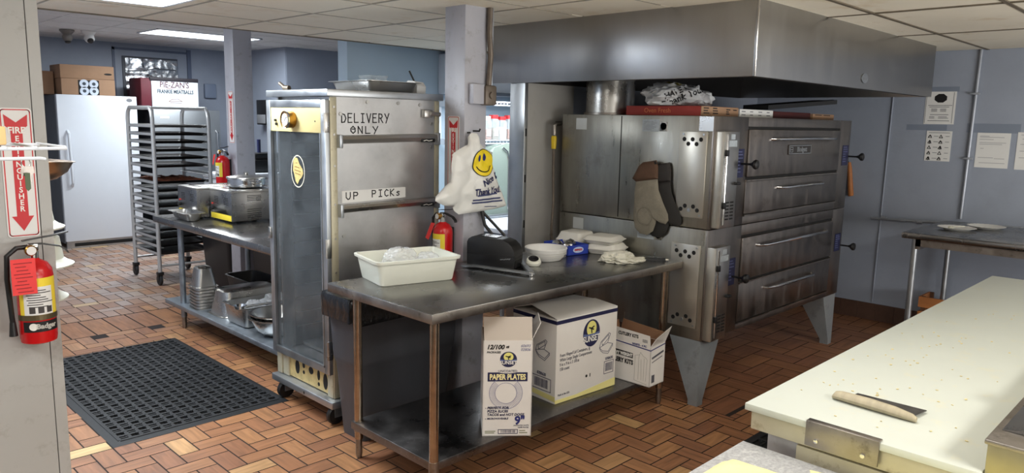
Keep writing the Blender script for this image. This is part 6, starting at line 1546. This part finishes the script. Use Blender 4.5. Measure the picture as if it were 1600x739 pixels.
def paper(label, y0, y1, z0, z1, name='notice'):
    t = thing(name, label, 'paper notice', (X_R, (y0+y1)/2, z0), 0, 'papers taped to the blue wall')
    b = MB(); b.box(X_R-.003, y0, z0, X_R-.0008, y1, z1); return t, b.build('sheet', white_paper, t)
OW = Vector((X_R-.0032, 0, 0))
def lines(t, rows, name='print', m_=print_grey, w=.004):
    b = MB()
    for (u0, u1, z) in rows: strokes(b, [[(u0, z), (u1, z)]], OW, -YA, ZA, w)
    return b.build(name, m_, t)
t, s_ = paper('white notice with a black octagon, topmost paper on the blue wall', 1.755, 1.975, 1.69, 1.947)
b = MB(); b.prism([(-1.865+.048*math.cos(R(22.5+45*k)), 1.895+.037*math.sin(R(22.5+45*k))) for k in range(8)], .0003, .001, OW, -YA, ZA); b.build('octagon', black_ink, s_)
lines(s_, [(-1.95, -1.78, 1.838), (-1.94, -1.80, 1.826)]+[(-1.925, -1.885, 1.81-k*.009) for k in range(3)]+[(-1.86, -1.82, 1.81-k*.009) for k in range(3)]+[(-1.93, -1.80, 1.765), (-1.935, -1.90, 1.748), (-1.87, -1.81, 1.748), (-1.935, -1.90, 1.738), (-1.87, -1.80, 1.738), (-1.945, -1.79, 1.717)], m_=mat('notice_ink', S(96, 96, 104), .8))
strokes(MB(), [[(-1.968, 1.70), (-1.968, 1.94)], [(-1.772, 1.70), (-1.772, 1.94)]], OW, -YA, ZA, .003).build('border', print_grey, s_)
t, s_ = paper('white safety sheet with rows of small symbols below the octagon notice', 1.757, 1.942, 1.396, 1.636)
lines(s_, [(-1.925, -1.775, 1.622)]+[(-1.885, -1.855, 1.594-k*.044) for k in range(5)]+[(-1.80, -1.775, 1.594-k*.044) for k in range(5)])
b = MB()
for k in range(5):
    for u in (-1.915, -1.835):
        z = 1.592-k*.044
        strokes(b, ([(u-.012, z-.010), (u, z+.012), (u+.012, z-.010), (u-.012, z-.010)], [(u-.01, z), (u+.01, z+.004)], [(u, z-.014), (u+.004, z+.012)])[0:1+(k+int(u*100)) % 3], OW, -YA, ZA, .005)
b.build('symbols', black_ink, s_)
t, s_ = paper('white typed letter to the right of the conduit on the blue wall', 1.357, 1.58, 1.363, 1.63)
lines(s_, [(-1.56, -1.50, 1.605), (-1.56, -1.40, 1.597), (-1.56, -1.47, 1.58), (-1.56, -1.385, 1.555), (-1.56, -1.41, 1.543), (-1.55, -1.53, 1.51), (-1.56, -1.46, 1.44), (-1.45, -1.385, 1.435), (-1.55, -1.38, 1.40)], m_=mat('faint_print', S(170, 170, 174), .8))
t, s_ = paper('white printed paper farthest from the ovens on the blue wall', 1.06, 1.314, 1.36, 1.64)
lines(s_, [(-1.29, -1.1, 1.62), (-1.28, -1.1, 1.59), (-1.29, -1.1, 1.55), (-1.29, -1.15, 1.50), (-1.29, -1.1, 1.45)], m_=mat('faint_print', S(170, 170, 174), .8))
b = MB()
for (y0, y1, z0, z1, ) in ((1.80, 2.10, 1.64, 1.685), (1.74, 1.99, 1.945, 1.985), (1.30, 1.66, 1.63, 1.70)): b.box(X_R-.0008, y0, z0, X_R+.0005, y1, z1)
struct(b.build('trim_7', mat('old_tape', S(128, 138, 154), .35)))

# ================================================================ foreground: refrigerated prep counter
BZ = .90
PX0, PX1, PYB = 1.852, 4.50, .918
t = thing('prep_counter', 'long prep counter with a white cutting board, steel front and raised steel rail', 'counter', (PX0, .3, 0))
b = MB(); b.box(PX0-.006, .352, BZ-.020, PX1, PYB, BZ, bev=.003); b.build('cutting_board', board_white, t)
b = MB(); b.box(PX0+.004, -.45, BZ-.072, PX1-.02, PYB-.016, BZ-.021, bev=.003); b.build('front_apron', cream_metal, t)
b = MB(); b.box(PX0+.04, -.44, .12, PX1-.04, PYB-.05, BZ-.073, bev=.004); b.build('cabinet_body', alu_dull, t)
b = MB(); b.box(PX0+.018, -.40, .62, PX0+.042, PYB-.14, BZ-.082, bev=.004); d_ = b.build('drawer_front', cream_metal, t)
for x, y in ((PX0+.12, -.3), (PX0+.12, .75), (PX1-.12, -.3), (PX1-.12, .75)):
    b = MB(); b.tube([(x, y, 0), (x, y, .125)], .022, 12); b.build('leg', galv, t)
b = MB(); b.box(PX0-.012, .565, BZ-.062, PX0-.003, .745, BZ+.004, bev=.002); b.box(PX0-.012, .565, BZ+.0005, PX0+.012, .745, BZ+.005, bev=.002); br = b.build('steel_bracket', steel_edge, t)
b = MB()
for y in (.60, .715): b.lathe([(0, 0), (.006, 0), (.0055, -.004), (0, -.005)], (PX0-.012, y, BZ-.043), 12, ax='x')
b.build('screw', chrome, br)
# raised ingredient rail with its hinged lid
RT = .978
b = MB(); b.box(PX0+.004, -.45, BZ-.02, PX1-.02, .349, RT-.01, bev=.003)
ra = b.build('ingredient_rail', mat('rail_steel', S(168, 160, 128), .38, .9, var=.12, scale=6, rvar=.08), t)
b = MB(); b.box(PX0, -.45, RT-.012, PX1-.02, .10, RT, bev=.003); b.box(PX0, .10, RT-.012, PX1-.02, .355, RT, bev=.003); b.build('rail_top', steel_edge, t)
b = MB(); b.rings([[(PX0+.085, .340, RT+.001), (PX0+.09, -.40, RT+.001), (PX0+.09, -.40, RT+.10), (PX0+.09, -.10, RT+.105)], [(PX1-.1, .340, RT+.001), (PX1-.1, -.40, RT+.001), (PX1-.1, -.40, RT+.10), (PX1-.1, -.10, RT+.105)]]); ld = b.build('hinged_lid', steel_top, t)
b = MB(); b.tube([(PX0+.44, .345, RT+.02), (PX0+.50, .345, RT+.02)], .016, 12); b.build('lid_knob', chrome, ld)
# dough scraper
t = thing('dough_scraper', 'dough scraper with a worn pale wooden handle lying on the white board', 'scraper', (2.08, .66, BZ))
b = MB(); p0, p1 = Vector((2.062, .765, BZ+.0015)), Vector((2.045, .545, BZ+.0015))
rings = []
for f, w, h in ((0, .010, .012), (.03, .016, .022), (.1, .018, .026), (.45, .019, .028), (.75, .017, .026), (.95, .012, .020), (1, .008, .014)):
    c = p0.lerp(p1, f); rings.append([(c.x+w*math.cos(2*PI*k/12), c.y, c.z+h/2+h/2*math.sin(2*PI*k/12)) for k in range(12)])
b.rings(rings); b.build('handle', wood, t)
b = MB(); b.rings([[(x, y, z) for x, y in ((2.062, .735), (2.050, .560), (2.140, .548), (2.135, .725))] for z in (BZ+.006, BZ+.0085)]); b.build('blade', mat('scraper_steel', S(120, 118, 118), .4, 1.0, var=.3, scale=30), t)
rf = random.Random(5)
b = MB()
for k in range(80):
    x, y = (rf.gauss(2.3, .3), rf.gauss(.72, .09)) if k % 2 else (rf.uniform(2.0, 3.6), rf.uniform(.40, .88))
    if not (1.88 < x < 4.3 and .37 < y < .90): continue
    if 2.0 < x < 2.16 and .52 < y < .79: continue
    b.blob((x, y, BZ+.0014), rf.uniform(.002, .007), rf.uniform(.002, .005), .0014, .3, 5, 1, k, BZ+.0003)
o = b.build('flour_crumbs', mat('flour', S(206, 190, 140), .9, var=.2), None); tag(o, 'scattered flour crumbs on the white cutting board', 'crumbs'); o['kind'] = 'stuff'

# cornmeal tray on a low steel stand next to the counter
TZ_ = .79
t = thing('steel_stand', 'low steel stand under the cornmeal tray', 'stand', (1.2, .0, 0))
b = MB(); b.box(1.05, -.35, TZ_-.06, 1.83, .885, TZ_-.013, bev=.004); b.build('top', steel_edge, t)
for x, y in ((1.10, -.3), (1.78, -.3), (1.10, .83), (1.78, .83)):
    b = MB(); b.tube([(x, y, 0), (x, y, TZ_-.05)], .02, 12); b.build('leg', galv, t)
t = thing('cornmeal_tray', 'grey tray spread with yellow cornmeal beside the white prep counter', 'tray', (1.0, -.3, TZ_-.012))
b = MB(); b.rings([[(1.03, -.30, TZ_-.012), (1.842, -.30, TZ_-.012), (1.842, .912, TZ_-.012), (1.03, .912, TZ_-.012)], [(1.02, -.31, TZ_), (1.846, -.31, TZ_), (1.846, .915, TZ_), (1.02, .915, TZ_)]]); b.build('tray', mat('dusted_tray', S(158, 158, 158), .7, var=.25, scale=120, spots=S(206, 206, 202), spot_scale=40, spot_amt=.6), t)
b = MB(); n1, n2 = 90, 110; g_ = {}
for i in range(n1+1):
    for j in range(n2+1):
        x, y = 1.06+.775*i/n1, -.28+1.185*j/n2
        w = mnoise.noise(Vector((x*3.2+7, y*4.6, 2)))+.5*mnoise.noise(Vector((x*9, y*11, 5)))
        edge = min(1.842-x, .905-y, x-1.06, y+.28)
        s_ = (1.842-x)+(.912-y); w2 = mnoise.noise(Vector((x*7+3, y*4-2*x, 9)))
        h = .008*min(1, max(-1, (s_-.17)/.06))+.016*w2+.008*w-.0045-.02*max(0, .03-edge)/.03
        g_[i, j] = b.bm.verts.new((x, y, TZ_+max(-.002, h)))
for i in range(n1):
    for j in range(n2): b.bm.faces.new((g_[i, j], g_[i+1, j], g_[i+1, j+1], g_[i, j+1]))
o = b.build('cornmeal', mat('cornmeal', S(226, 218, 162), .9, var=.06, scale=30, bump=.2, bscale=300), None, smooth=80); tag(o, 'yellow cornmeal spread in swirls over the grey tray', 'cornmeal'); o['kind'] = 'stuff'

# ---- a thing built of one mesh needs no empty above it
bpy.context.view_layer.update()
for e in [o for o in scene.objects if o.type == 'EMPTY' and len(o.children) == 1 and not o.children[0].children]:
    c = e.children[0]; nm = e.name; keys = {k: e[k] for k in ('label', 'category', 'group') if k in e}
    loc, rot = e.location.copy(), e.rotation_euler.copy()
    c.parent = None; c.location = loc; c.rotation_euler = rot
    for k, v in keys.items(): c[k] = v
    bpy.data.objects.remove(e); c.name = nm; c.data.name = nm
bpy.context.view_layer.update()
